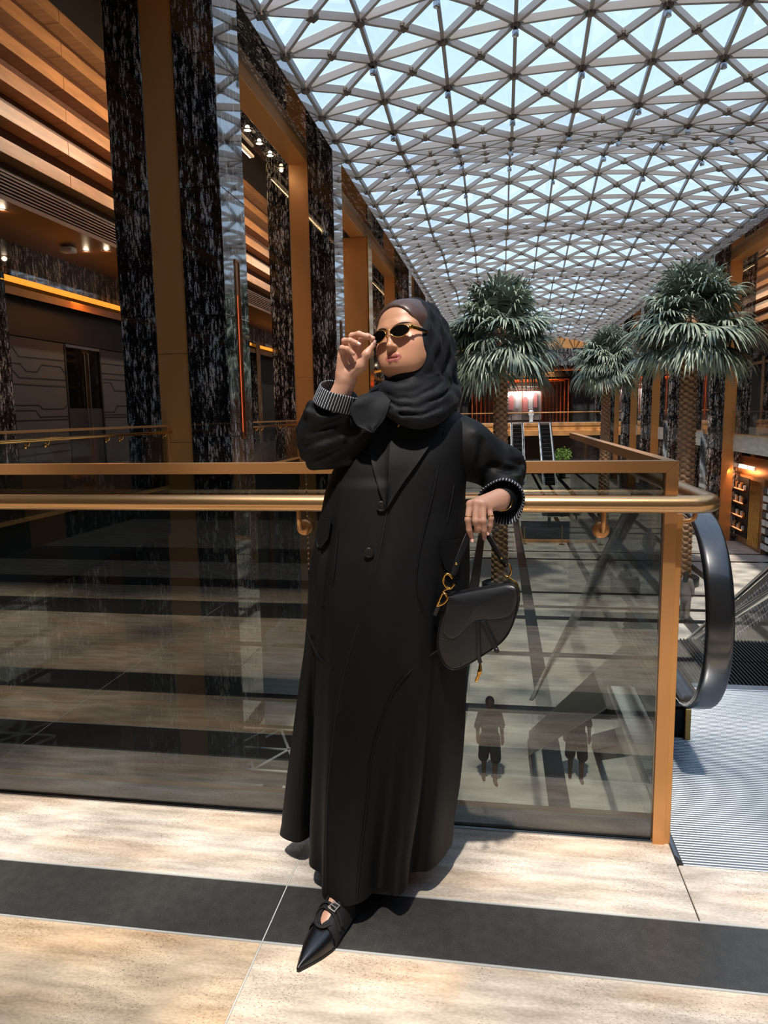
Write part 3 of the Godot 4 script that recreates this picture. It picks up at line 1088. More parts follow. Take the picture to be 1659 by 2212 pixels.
# ---------------------------------------------------------------- the escalator beside it
func near_escalator() -> void:
	var e := thing("escalator", "escalator going down right of the balustrade, with ribbed steel landing plate", "escalator", Vector3(0.55, 0, -2.13))
	# landing plate with ribs running across
	var plate := mb()
	plate.prism(PackedVector2Array([Vector2(0.0, 0.06), Vector2(0.03, 0.0), Vector2(1.75, 0.0), Vector2(1.75, 1.49), Vector2(0.0, 1.49)]), 0.03, Transform3D(Basis(Vector3.RIGHT, Vector3(0, 0, -1), Vector3.UP), Vector3(0, -0.016, 0)))
	part("landing_plate", plate, M.steel, e)
	var ribs := mb()
	var nr := 108
	for i in nr:
		var z := -0.012 - 1.475 * i / nr
		ribs.box(Vector3(0.875 + 0.004, 0.0005, z), Vector3(1.735, 0.007, 0.0082), 0.002)
	part("ribs", ribs, M.plate, e).set_meta("kind", "stuff")
	# comb and steps that sink away
	span("comb", Vector3(0.30, -0.02, -1.56), Vector3(1.42, 0.004, -1.49), M.steel, e, 0.003)
	for i in 12:
		var y := -0.012 - maxf(0.0, (i - 1.0)) * 0.205
		var s := sub("step", e)
		s.position = Vector3(0, y, -1.56 - 0.4 * i)
		span("tread", Vector3(0.31, -0.05, -0.4), Vector3(1.41, -0.012, 0), M.dark_metal, s)
		var g := mb()
		for k in 56:
			g.box(Vector3(0.32 + k * 0.0195, -0.006, -0.2), Vector3(0.008, 0.014, 0.39))
		part("tread_ribs", g, M.dark_metal, s).set_meta("kind", "stuff")
		span("riser", Vector3(0.31, -0.2, -0.4), Vector3(1.41, -0.03, -0.385), M.black, s)
	for x: float in [0.185, 1.535]:
		# handrail: a belt that turns round the newel end
		var path := []
		for k in 6:
			path.append(Vector3(x, 0.985 - 5.9 + 5.9 * k / 5.0, -13.3 + 11.6 * k / 5.0))
		path.append(Vector3(x, 0.985, -1.3))
		path.append(Vector3(x, 0.985, -0.95))
		for k in range(0, 21):
			var a := PI / 2 - PI * k / 20.0
			path.append(Vector3(x, 0.628 + 0.365 * sin(a), -0.695 + 0.350 * cos(a)))
		path.append(Vector3(x, 0.263, -0.9))
		path.append(Vector3(x, 0.266, -1.15))
		belt("handrail", path, 0.094, 0.032, M.rubber, e)
		# glass inside the belt
		var gp := PackedVector2Array()
		for k in range(0, 13):
			var a := PI / 2 - PI * k / 12.0
			gp.append(Vector2(0.695 - 0.325 * cos(a), 0.628 + 0.34 * sin(a)))
		gp.append(Vector2(1.5, 0.30))
		gp.append(Vector2(13.2, -5.65))
		gp.append(Vector2(13.2, -5.0))
		gp.append(Vector2(1.7, 0.96))
		part("side_glass", mb().prism(gp, 0.012, Transform3D(Basis(Vector3(0, 0, -1), Vector3.UP, Vector3.RIGHT), Vector3(x, 0, 0))), M.glass, e)
		# base box, boot and skirt
		var out := -1.0 if x < 0.5 else 1.0
		span("base_box", Vector3(x - 0.055, -0.02, -1.9), Vector3(x + 0.055, 0.135, -0.91), M.dark_metal, e, 0.01)
		span("base_edge", Vector3(x - out * 0.052 - 0.012, -0.01, -0.925), Vector3(x - out * 0.052 + 0.012, 0.14, -0.885), M.brass_bright, e, 0.003)
		for k in 6:
			span("boot_rib", Vector3(x - 0.062 + 0.005 * k, 0.135 + 0.030 * k, -1.9), Vector3(x + 0.062 - 0.005 * k, 0.160 + 0.030 * k, -0.90 - 0.025 * k), M.rubber, e, 0.01)
		part("skirt", mb().prism(PackedVector2Array([Vector2(0.92, -0.05), Vector2(1.7, -0.05), Vector2(13.2, -5.95), Vector2(13.2, -5.6), Vector2(1.8, 0.13), Vector2(0.92, 0.13)]), 0.10, Transform3D(Basis(Vector3(0, 0, -1), Vector3.UP, Vector3.RIGHT), Vector3(x, 0, 0))), M.dark_metal, e)
		part("outer_cladding", mb().prism(PackedVector2Array([Vector2(0.9, -0.30), Vector2(2.0, -0.30), Vector2(13.2, -6.2), Vector2(13.2, -5.8), Vector2(1.8, 0.0), Vector2(0.9, 0.0)]), 0.02, Transform3D(Basis(Vector3(0, 0, -1), Vector3.UP, Vector3.RIGHT), Vector3(x + out * 0.07, 0, 0))), M.dark_metal, e)

func belt(called: String, path: Array, w: float, th: float, mat: Material, parent: Node3D) -> void:   # flat band of rounded section swept in a plane of constant x
	var rows := []
	for i in path.size():
		var t: Vector3 = (path[mini(i + 1, path.size() - 1)] - path[maxi(i - 1, 0)]).normalized()
		var nn := Vector3.RIGHT.cross(t)
		var row := PackedVector3Array()
		for k in 16:
			var a := TAU * k / 16.0
			var cx := signf(cos(a)) * pow(absf(cos(a)), 0.6)
			var cy := signf(sin(a)) * pow(absf(sin(a)), 0.8)
			row.append(path[i] + Vector3.RIGHT * cx * w * 0.5 + nn * cy * th * 0.5)
		rows.append(row)
	part(called, mb().grid(rows, true), mat, parent)

# ---------------------------------------------------------------- gallery fittings
func gallery_fittings() -> void:
	# balustrades between the piers
	for k in range(-1, 4):
		var za := Z0 - BAY * k - 1.28 if k >= 0 else -5.05
		var zb := Z0 - BAY * (k + 1)
		if k == 1:
			zb = -32.3
		if k == 2:
			za = -33.2
		gallery_rail(-6.4, za, zb, ["brass and glass gallery balustrade left of the first marble pier", "brass and glass gallery balustrade between the first two left marble piers", "brass and glass gallery balustrade left of the brass pylon", "brass and glass gallery balustrade beyond the brass pylon", "brass and glass gallery balustrade beyond the third left marble pier"][k + 1])
	gallery_rail(12.5, -24.0, -41.9, "frameless glass balustrade on the right gallery above the lit shop")
	gallery_rail(12.5, -43.6, -51.2, "glass balustrade on the right gallery beyond the nearest right pier")
	# grey hoarding with inlaid dark lines in front of the closed shop
	var h := thing("hoarding", "grey shop hoarding with angular dark inlaid lines on the left gallery", "hoarding", Vector3(-12.2, 0, 0))
	var X := 0.0
	span("panel", Vector3(-0.05, 0, -19.10), Vector3(0, 3.5, -16.35), M.grey_board, h, 0.004)
	span("panel", Vector3(-0.05, 0, -25.1), Vector3(0, 3.5, -20.98), M.grey_board, h, 0.004)
	span("panel", Vector3(-0.05, 3.52, -25.1), Vector3(0.02, 4.5, -16.35), M.dark_board, h, 0.004)
	var lines := [
		[Vector2(-16.36, 3.2), Vector2(-16.9, 3.2), Vector2(-17.1, 3.0), Vector2(-19.1, 3.02)],
		[Vector2(-16.36, 2.81), Vector2(-17.12, 2.82), Vector2(-17.35, 2.64), Vector2(-17.81, 2.64), Vector2(-18.02, 2.84), Vector2(-18.87, 2.84), Vector2(-19.08, 2.66)],
		[Vector2(-16.36, 2.75), Vector2(-16.75, 2.68), Vector2(-17.05, 2.46), Vector2(-19.1, 2.48)],
		[Vector2(-16.36, 2.29), Vector2(-19.05, 2.29)],
		[Vector2(-16.36, 1.75), Vector2(-17.8, 1.76), Vector2(-17.93, 1.66), Vector2(-18.88, 1.67), Vector2(-19.05, 1.77)],
		[Vector2(-16.36, 1.62), Vector2(-17.62, 1.62), Vector2(-17.8, 1.45), Vector2(-19.07, 1.46)],
		[Vector2(-16.36, 1.35), Vector2(-19.06, 1.38)],
		[Vector2(-16.36, 0.62), Vector2(-19.06, 0.72)], [Vector2(-16.36, 0.42), Vector2(-19.06, 0.5)],
		[Vector2(-21.0, 3.08), Vector2(-25.0, 3.1)], [Vector2(-21.0, 2.78), Vector2(-25.0, 2.8)], [Vector2(-21.0, 2.6), Vector2(-25.0, 2.62)],
		[Vector2(-21.0, 2.5), Vector2(-21.5, 2.5), Vector2(-21.7, 2.26), Vector2(-25.0, 2.28)],
		[Vector2(-21.0, 1.58), Vector2(-21.6, 1.58), Vector2(-21.8, 1.78), Vector2(-25.0, 1.78)],
		[Vector2(-21.0, 1.5), Vector2(-25.0, 1.5)], [Vector2(-21.0, 1.42), Vector2(-25.0, 1.42)]]
	for L in lines:
		var m := mb()
		for i in L.size() - 1:
			m.bar(Vector3(0.003, L[i].y, L[i].x), Vector3(0.003, L[i + 1].y, L[i + 1].x), 0.006, 0.035, Vector3.UP)
		part("inlaid_line", m, M.black, h)
	var d := thing("shop_door", "dark glass double door with long steel pull handles in the grey hoarding", "door", Vector3(-12.2, 0, -20.04))
	span("frame", Vector3(-0.08, 0, 0.88), Vector3(0.02, 3.5, 0.95), M.black, d)
	span("frame", Vector3(-0.08, 0, -0.95), Vector3(0.02, 3.5, -0.88), M.black, d)
	span("head_rail", Vector3(-0.06, 3.42, -0.88), Vector3(0.03, 3.5, 0.88), M.steel, d)
	span("glass_panel", Vector3(-0.05, 1.7, -0.88), Vector3(-0.02, 3.42, 0.0), M.door_glass, d)
	span("glass_panel", Vector3(-0.05, 1.7, 0.005), Vector3(-0.02, 3.42, 0.88), M.door_glass, d)
	span("lower_panel", Vector3(-0.06, 0, -0.88), Vector3(-0.01, 1.69, 0.88), M.dark_board, d)
	for z: float in [-0.16, 0.04]:
		part("handle", mb().tube([Vector3(0.0, 0.55, z), Vector3(0.06, 0.56, z), Vector3(0.06, 3.3, z), Vector3(0.0, 3.31, z)], 0.02, 8), M.steel, d)
	# recessed and surface lamps
	var ring := mb().lathe([Vector2(0.10, 0.0), Vector2(0.13, -0.006), Vector2(0.14, 0.004), Vector2(0.10, 0.02)], 20).mesh()
	var bulb := mb().lathe([Vector2(0.0, 0.004), Vector2(0.10, 0.004), Vector2(0.10, 0.03)], 20).mesh()
	var spots := [[Vector3(-10.98, 5.826, -18.55), "small bright downlight in the wooden soffit above the left gallery"], [Vector3(-10.42, 5.826, -18.6), "wide pale downlight in the wooden soffit beside the first marble pier"], [Vector3(-10.53, 5.826, -14.62), "downlight in the wooden soffit at the left edge of the picture"], [Vector3(-6.9, 9.19, -20.2), "nearest of three spotlights in the dark marble soffit behind the second pier"], [Vector3(-6.9, 9.19, -21.2), "middle of three spotlights in the dark marble soffit behind the second pier"], [Vector3(-6.9, 9.19, -22.2), "farthest of three spotlights in the dark marble soffit behind the second pier"]]
	for q in spots:
		var t := thing("downlight", q[1], "lamp", q[0], 0.0, "ceiling spots over the left gallery")
		part("trim_ring", ring, M.steel, t)
		part("lens", bulb, M.white_lamp, t)
		lamp("spot_lamp", (q[0] as Vector3) + Vector3(0, -0.06, 0), 0.06, Color(1, 0.9, 0.75), 0.06)
	var pr := thing("ceiling_projector", "white boxy fixture fixed under the wooden soffit above the left gallery", "fixture", Vector3(-11.1, 5.83, -17.9))
	part("housing", mb().box(Vector3(0, -0.09, 0), Vector3(0.34, 0.14, 0.30), 0.03), M.white_paint, pr)
	part("mount", mb().box(Vector3(0, -0.01, 0), Vector3(0.12, 0.04, 0.12), 0.005), M.steel, pr)
	# shop names
	sign_text("shop_sign", "STELLA\nMcCARTNEY", "grey letters on the pale wall of the lower shop at the left", Vector3(-7.22, -2.1, -22.6), PI / 2, 0.46, std(Color(0.62, 0.62, 0.62), 0.5))
	var wl := thing("shop_facade", "pale grey facade of the lower shop beside the first marble pier", "shopfront", Vector3(-7.3, LOW, -23.0))
	span("wall_panel", Vector3(-0.05, 0, -2.4), Vector3(0.03, 4.9, 2.3), M.grey_board, wl, 0.01)
	span("lower_ledge", Vector3(-0.05, 0.0, -2.4), Vector3(0.2, 0.5, 2.3), M.white_paint, wl, 0.01)
	lit_shop()

func sign_text(called: String, text: String, label: String, at: Vector3, turn: float, size: float, mat: Material) -> void:
	var tm := TextMesh.new()
	var f := SystemFont.new()
	f.font_names = PackedStringArray(["Droid Sans"])
	tm.font = f
	tm.text = text
	tm.font_size = 64
	tm.pixel_size = size / 64.0
	tm.depth = 0.04
	tm.line_spacing = -8
	var t := thing(called, label, "sign", at, turn)
	part("letters", tm, mat, t)

func lit_shop() -> void:
	# watch shop under the right gallery
	var t := thing("lit_shop", "warm lit shop front with glowing shelves under the right gallery", "shopfront", Vector3(13.15, LOW, -40.5))
	span("wall_panel", Vector3(-0.1, 0, -3.4), Vector3(0.15, 4.6, 2.4), M.wood, t, 0.01)
	span("sign_band", Vector3(-0.16, 3.75, -3.4), Vector3(-0.08, 4.75, 4.4), M.bronze_frame, t, 0.01)
	span("case_back", Vector3(-0.16, 0.4, -1.5), Vector3(-0.10, 3.6, 0.35), M.dark_board, t, 0.01)
	for i in 4:
		var y := 0.75 + 0.72 * i
		span("shelf", Vector3(-0.40, y, -1.4), Vector3(-0.14, y + 0.05, 0.25), M.bronze_frame, t, 0.005)
		span("shelf_light", Vector3(-0.39, y + 0.055, -1.35), Vector3(-0.36, y + 0.10, 0.2), M.shelf_glow, t)
		for j in 6:
			span("display_box", Vector3(-0.32, y + 0.06, -1.3 + j * 0.26), Vector3(-0.2, y + 0.42 - 0.06 * (j % 3), -1.18 + j * 0.26), [M.brass_panel, M.dark_board, M.white_paint][(i + j) % 3], t, 0.01)
	for i in 10:
		part("rod", mb().tube([Vector3(-0.25, 0.2, 0.9 + i * 0.16), Vector3(-0.25, 3.6, 0.9 + i * 0.16)], 0.03, 6), M.brass_bright, t)
	for i in 22:
		span("wall_tile", Vector3(-0.2, 0.3 + 0.4 * (i % 8), 2.6 + 0.55 * (i / 8)), Vector3(-0.1, 0.58 + 0.4 * (i % 8), 3.1 + 0.55 * (i / 8)), [M.white_paint, M.grey_board, M.low_stone][i % 3], t, 0.01)
	strip_lamp("shelf_lamp", Vector3(12.4, -2.0, -40.9), Vector3(1, -0.4, 0), Vector2(2.0, 0.2), 2.0, Color(1, 0.72, 0.5))
	sign_text("shop_sign", "AUDEMARS PIGUET", "white lit letters over the glowing shop under the right gallery", Vector3(12.95, -1.72, -40.6), -PI / 2, 0.30, M.letters)
	for k in range(3, 7):
		var z := Z0 - BAY * k - 5.0
		var s := thing("shop_window", "warm shop window under the right gallery, %s one counted away from the glowing shelves" % ["first", "second", "third", "farthest"][k - 3], "shopfront", Vector3(13.2, LOW, z))
		span("window_glow", Vector3(-0.12, 0.5, -2.6), Vector3(-0.06, 3.2, 2.6), glow(Color(1.0, 0.78, 0.6), 0.35), s)
		span("frame_bar", Vector3(-0.18, 3.2, -2.8), Vector3(-0.02, 3.5, 2.8), M.brass_panel, s, 0.01)
		for j in 4:
			span("display", Vector3(-0.5, 0.0, -2.2 + 1.3 * j), Vector3(-0.2, 1.1 + 0.3 * (j % 2), -1.5 + 1.3 * j), M.dark_board, s, 0.02)

func gallery_rail(x: float, za: float, zb: float, label: String) -> void:
	var t := thing("balustrade", label, "balustrade", Vector3(x, 0, (za + zb) / 2))
	var h := (za - zb) / 2
	span("top_rail", Vector3(-0.025, 1.20, -h), Vector3(0.025, 1.24, h), M.brass if x < 0 else M.steel, t, 0.004)
	var n := maxi(2, int(round(h * 2 / 2.3)))
	for i in n:
		var a := -h + 2 * h * i / n
		var b := -h + 2 * h * (i + 1) / n
		span("glass_pane", Vector3(-0.008, 0.0, a + 0.008), Vector3(0.008, 1.2, b - 0.008), M.glass, t)
		if x < 0:
			for z: float in [a + 0.22, b - 0.22]:
				part("bracket", mb().tube([Vector3(0.012, 1.02, z), Vector3(0.06, 1.03, z), Vector3(0.075, 1.08, z)], 0.011, 6).lathe([Vector2(0, 0.01), Vector2(0.035, 0.008), Vector2(0.035, -0.006), Vector2(0, -0.006)], 12, Vector3(0.015, 1.02, z), Basis(Vector3.FORWARD, PI / 2)), M.brass_bright, t)
	if x < 0:
		part("handrail", mb().tube([Vector3(0.08, 1.10, -h), Vector3(0.08, 1.10, h)], 0.027, 12), M.brass_bright, t)
		span("end_post", Vector3(-0.03, 0, -h), Vector3(0.03, 1.2, -h + 0.05), M.brass, t, 0.004)
	span("base_rail", Vector3(-0.03, 0.0, -h), Vector3(0.03, 0.06, h), M.brass_panel, t, 0.004)

# ---------------------------------------------------------------- palms
func frond_mesh(elev: float, sd: int) -> ArrayMesh:   # a fan leaf whose stalk leaves the crown at the given elevation, towards +x
	var rng := RandomNumberGenerator.new()
	rng.seed = sd
	var m := mb()
	var dir := Vector3(cos(elev), sin(elev), 0)
	var stalk := []
	var l := 0.95
	for i in 6:
		var t := i / 5.0
		stalk.append(dir * l * t + Vector3(0, -0.16 * t * t * cos(elev), 0))
	m.tube(stalk, [0.035, 0.028, 0.024, 0.02, 0.018, 0.016], 5)
	var hub: Vector3 = stalk[5]
	var fwd: Vector3 = (stalk[5] - stalk[4]).normalized()
	var lat := Vector3(0, 0, 1)
	var up := lat.cross(fwd) * -1.0
	if up.y < 0.0:
		up = -up
	var n := 34
	for i in n:
		var ph := deg_to_rad(lerpf(-128, 128, (i + rng.randf() * 0.6) / n))
		var dd := (fwd * cos(ph) + lat * sin(ph)).normalized()
		var ln := (1.22 - 0.30 * absf(ph) / 2.2) * rng.randf_range(0.78, 1.12)
		var w := 0.034
		var side := (lat * cos(ph) - fwd * sin(ph)).normalized()
		var droop := rng.randf_range(0.22, 0.55)
		var a := PackedVector3Array()
		var b := PackedVector3Array()
		var c := PackedVector3Array()
		for k in 8:
			var t := k / 7.0
			var p := hub + dd * ln * (t - 0.18 * t * t * t) + up * 0.14 * ln * sin(t * PI * 0.6) * cos(ph) + Vector3(0, -droop * ln * pow(t, 2.6), 0)
			var ww := w * (0.45 + 1.1 * t) * (1.0 - pow(t, 3.0)) + 0.002
			a.append(p - side * ww - up * ww * 0.45)
			b.append(p)
			c.append(p + side * ww - up * ww * 0.45)
		m.grid([a, b, c])
	return m.mesh()

func trunk_mesh(h: float, r0: float, r1: float, n: int) -> ArrayMesh:
	var rows := []
	var nr := int(h / 0.05)
	for i in nr + 1:
		var t := float(i) / nr
		var y := h * t
		var row := PackedVector3Array()
		for k in 40:
			var a := TAU * k / 40.0
			var u := a * n / TAU
			var v := y / 0.24
			var d := absf(sin(PI * (u * 0.5 + v)) * sin(PI * (u * 0.5 - v)))
			var r := lerpf(r0, r1, t) * (0.80 + 0.44 * pow(d, 0.8))
			row.append(Vector3(cos(a) * r, y + 0.03 * d, sin(a) * r))
		rows.append(row)
	return mb().grid(rows, true, true).mesh()

func palms() -> void:
	var leaf := std(Color(0.52, 0.57, 0.51), 0.40, 0.0, 0.5)
	leaf.backlight_enabled = true
	leaf.backlight = Color(0.10, 0.16, 0.10)
	var leaf2 := std(Color(0.34, 0.39, 0.33), 0.38, 0.0, 0.5)
	var bark := bumpy(std(Color(0.60, 0.47, 0.36), 0.9), 0.1, 2.0)
	var meshes := []
	for e in 7:
		var el := deg_to_rad([80.0, 60.0, 42.0, 26.0, 9.0, -8.0, -26.0][e])
		meshes.append([frond_mesh(el, 10 + e), frond_mesh(el + 0.1, 40 + e)])
	var spots := [[Vector3(0.05, LOW, -29.2), 10.1, 0.31, 0.23, 1.30, "tall fan palm just right of the woman's head"], [Vector3(6.05, LOW, -43.2), 9.9, 0.30, 0.22, 1.12, "smallest and farthest fan palm, between the other two"], [Vector3(7.55, LOW, -31.0), 10.45, 0.36, 0.28, 1.40, "tall fan palm at the right with its trunk behind the handrail corner"]]
	for q in spots:
		var t := thing("palm_tree", q[5], "palm tree", q[0], 0.0, "fan palms standing in the hall")
		part("trunk", trunk_mesh(q[1], q[2], q[3], 9), bark, t)
		part("planter", mb().lathe([Vector2(0.5, 0.0), Vector2(0.72, 0.0), Vector2(0.72, 0.35), Vector2(0.66, 0.38), Vector2(0.62, 0.30), Vector2(0.2, 0.28)], 28), M.dark_metal, t)
		var rng := RandomNumberGenerator.new()
		rng.seed = int(q[1] * 100)
		var cnt := [5, 8, 10, 12, 13, 12, 10]
		for e in 7:
			for i in cnt[e]:
				var o := part("frond", meshes[e][i % 2], leaf if (i + e) % 3 else leaf2, t, Vector3(0, q[1] + 0.5 - e * 0.10 + rng.randf_range(-0.15, 0.15), 0))
				o.rotation.x = rng.randf_range(-0.22, 0.22)
				o.rotation.z = rng.randf_range(-0.30, 0.30)
				o.rotation.y = TAU * (i + 0.5 * (e % 2) + rng.randf_range(-0.25, 0.25)) / cnt[e]
				o.scale = Vector3.ONE * q[4] * rng.randf_range(0.92, 1.08)
		part("crown_heart", mb().lathe([Vector2(q[3] * 1.0, -0.5), Vector2(q[3] * 1.25, -0.1), Vector2(q[3] * 1.1, 0.3), Vector2(0.08, 0.75), Vector2(0, 0.8)], 14), bark, t, Vector3(0, q[1], 0))

# ---------------------------------------------------------------- people and things in the lower hall
func far_person(at: Vector3, turn: float, label: String, kind: String, top: Material, low: Material, height := 1.75) -> void:
	var t := thing("person", label, "person", at, turn)
	var k := height / 1.75
	var stride := 0.10
	var B := sdf(Vector3(-0.42, -0.02, -0.36), Vector3(0.42, 1.80, 0.36), 0.022)
	var hip := 0.92
	var seat := kind == "seated"
	var drop := 0.44 if seat else 0.0
	B.ell(Vector3(0, 1.63 - drop, 0.02), Vector3(0.078, 0.115, 0.098), 0.02)
	B.cap(Vector3(0, 1.50 - drop, 0), Vector3(0, 1.42 - drop, 0), 0.055, 0.07, 0.03)
	B.cap(Vector3(0, 1.38 - drop, 0), Vector3(0, 1.0 - drop, 0), 0.13, 0.13, 0.05)
	for s: float in [-1, 1]:
		B.chain([Vector3(s * 0.17, 1.40 - drop, 0), Vector3(s * 0.235, 1.14 - drop, -0.02), Vector3(s * 0.235, 0.90 - drop, 0.06 + 0.04 * s), Vector3(s * 0.23, 0.82 - drop, 0.07 + 0.04 * s)], [0.05, 0.042, 0.032, 0.03], 0.03)
		if seat:
			B.chain([Vector3(s * 0.10, 0.50, 0), Vector3(s * 0.12, 0.48, 0.34), Vector3(s * 0.12, 0.06, 0.32)], [0.09, 0.06, 0.045], 0.03)
		else:
			B.chain([Vector3(s * 0.095, 0.90, 0), Vector3(s * 0.10, 0.48, s * stride * 0.6), Vector3(s * 0.10, 0.07, s * stride - 0.05)], [0.09, 0.058, 0.04], 0.03)
			B.cap(Vector3(s * 0.10, 0.035, s * stride - 0.06), Vector3(s * 0.11, 0.03, s * stride + 0.11), 0.038, 0.032, 0.02)
	var bm := mb()
	B.into(bm, Transform3D(Basis().scaled(Vector3.ONE * k), Vector3.ZERO))
	part("body", bm, M.skin_far, t)
	var C := sdf(Vector3(-0.42, -0.02, -0.40), Vector3(0.42, 1.84, 0.46), 0.022)
	var D := sdf(Vector3(-0.42, -0.02, -0.40), Vector3(0.42, 1.84, 0.46), 0.022)
	C.cap(Vector3(-0.10, 1.40 - drop, 0), Vector3(0.10, 1.40 - drop, 0), 0.105, 0.105, 0.03)
	C.cap(Vector3(0, 1.36 - drop, 0), Vector3(0, 0.98 - drop, 0), 0.155, 0.165, 0.05)
	for s: float in [-1, 1]:
		var cuff_y := 0.92 if kind != "shorts" else 1.15
		C.chain([Vector3(s * 0.17, 1.40 - drop, 0), Vector3(s * 0.24, 1.15 - drop, -0.02)], [0.072, 0.066], 0.03)
		if kind != "shorts":
			C.cap(Vector3(s * 0.24, 1.15 - drop, -0.02), Vector3(s * 0.24, cuff_y - drop, 0.05 + 0.04 * s), 0.066, 0.058, 0.03)
		if kind == "shorts":
			D.chain([Vector3(s * 0.09, 0.92, 0), Vector3(s * 0.115, 0.50, s * stride * 0.5)], [0.115, 0.105], 0.03)
		elif kind == "walker":
			D.chain([Vector3(s * 0.09, 0.92, 0), Vector3(s * 0.105, 0.48, s * stride * 0.6), Vector3(s * 0.105, 0.08, s * stride - 0.04)], [0.115, 0.095, 0.085], 0.03)
		elif seat:
			D.chain([Vector3(s * 0.10, 0.50, 0), Vector3(s * 0.13, 0.50, 0.34), Vector3(s * 0.13, 0.08, 0.33)], [0.12, 0.11, 0.10], 0.05)
	if kind == "robe":
		C.cap(Vector3(0, 1.0, 0), Vector3(0, 0.16, 0.0), 0.155, 0.165, 0.05)
		for s: float in [-1, 1]:
			C.cap(Vector3(s * 0.09, 0.8, 0), Vector3(s * 0.11, 0.14, s * 0.05), 0.13, 0.12, 0.05)
	if kind == "walker":
		C.cap(Vector3(0, 1.0, 0), Vector3(0, 0.72, 0), 0.165, 0.19, 0.04)
	var cm := mb()
	C.into(cm, Transform3D(Basis().scaled(Vector3.ONE * k), Vector3.ZERO))
	part("robe" if kind == "robe" else "shirt" if kind == "shorts" else "coat", cm, top, t)
	if kind != "robe":
		var dm := mb()
		D.into(dm, Transform3D(Basis().scaled(Vector3.ONE * k), Vector3.ZERO))
		part("shorts" if kind == "shorts" else "trousers", dm, low, t)
	var H := sdf(Vector3(-0.2, 1.2 - drop, -0.2), Vector3(0.2, 1.80 - drop, 0.2), 0.018)
	H.ell(Vector3(0, 1.655 - drop, 0.0), Vector3(0.088, 0.105, 0.103), 0.02)
	if kind != "shorts":
		H.cap(Vector3(0, 1.60 - drop, -0.03), Vector3(0, 1.40 - drop, -0.05), 0.09, 0.12, 0.03)
	H.ell(Vector3(0, 1.61 - drop, 0.11), Vector3(0.066, 0.085, 0.06), 0.01, true)
	var hm := mb()
	H.into(hm, Transform3D(Basis().scaled(Vector3.ONE * k), Vector3.ZERO))
	part("hair" if kind == "shorts" else "headscarf", hm, top if kind == "robe" else M.black_cloth, t)

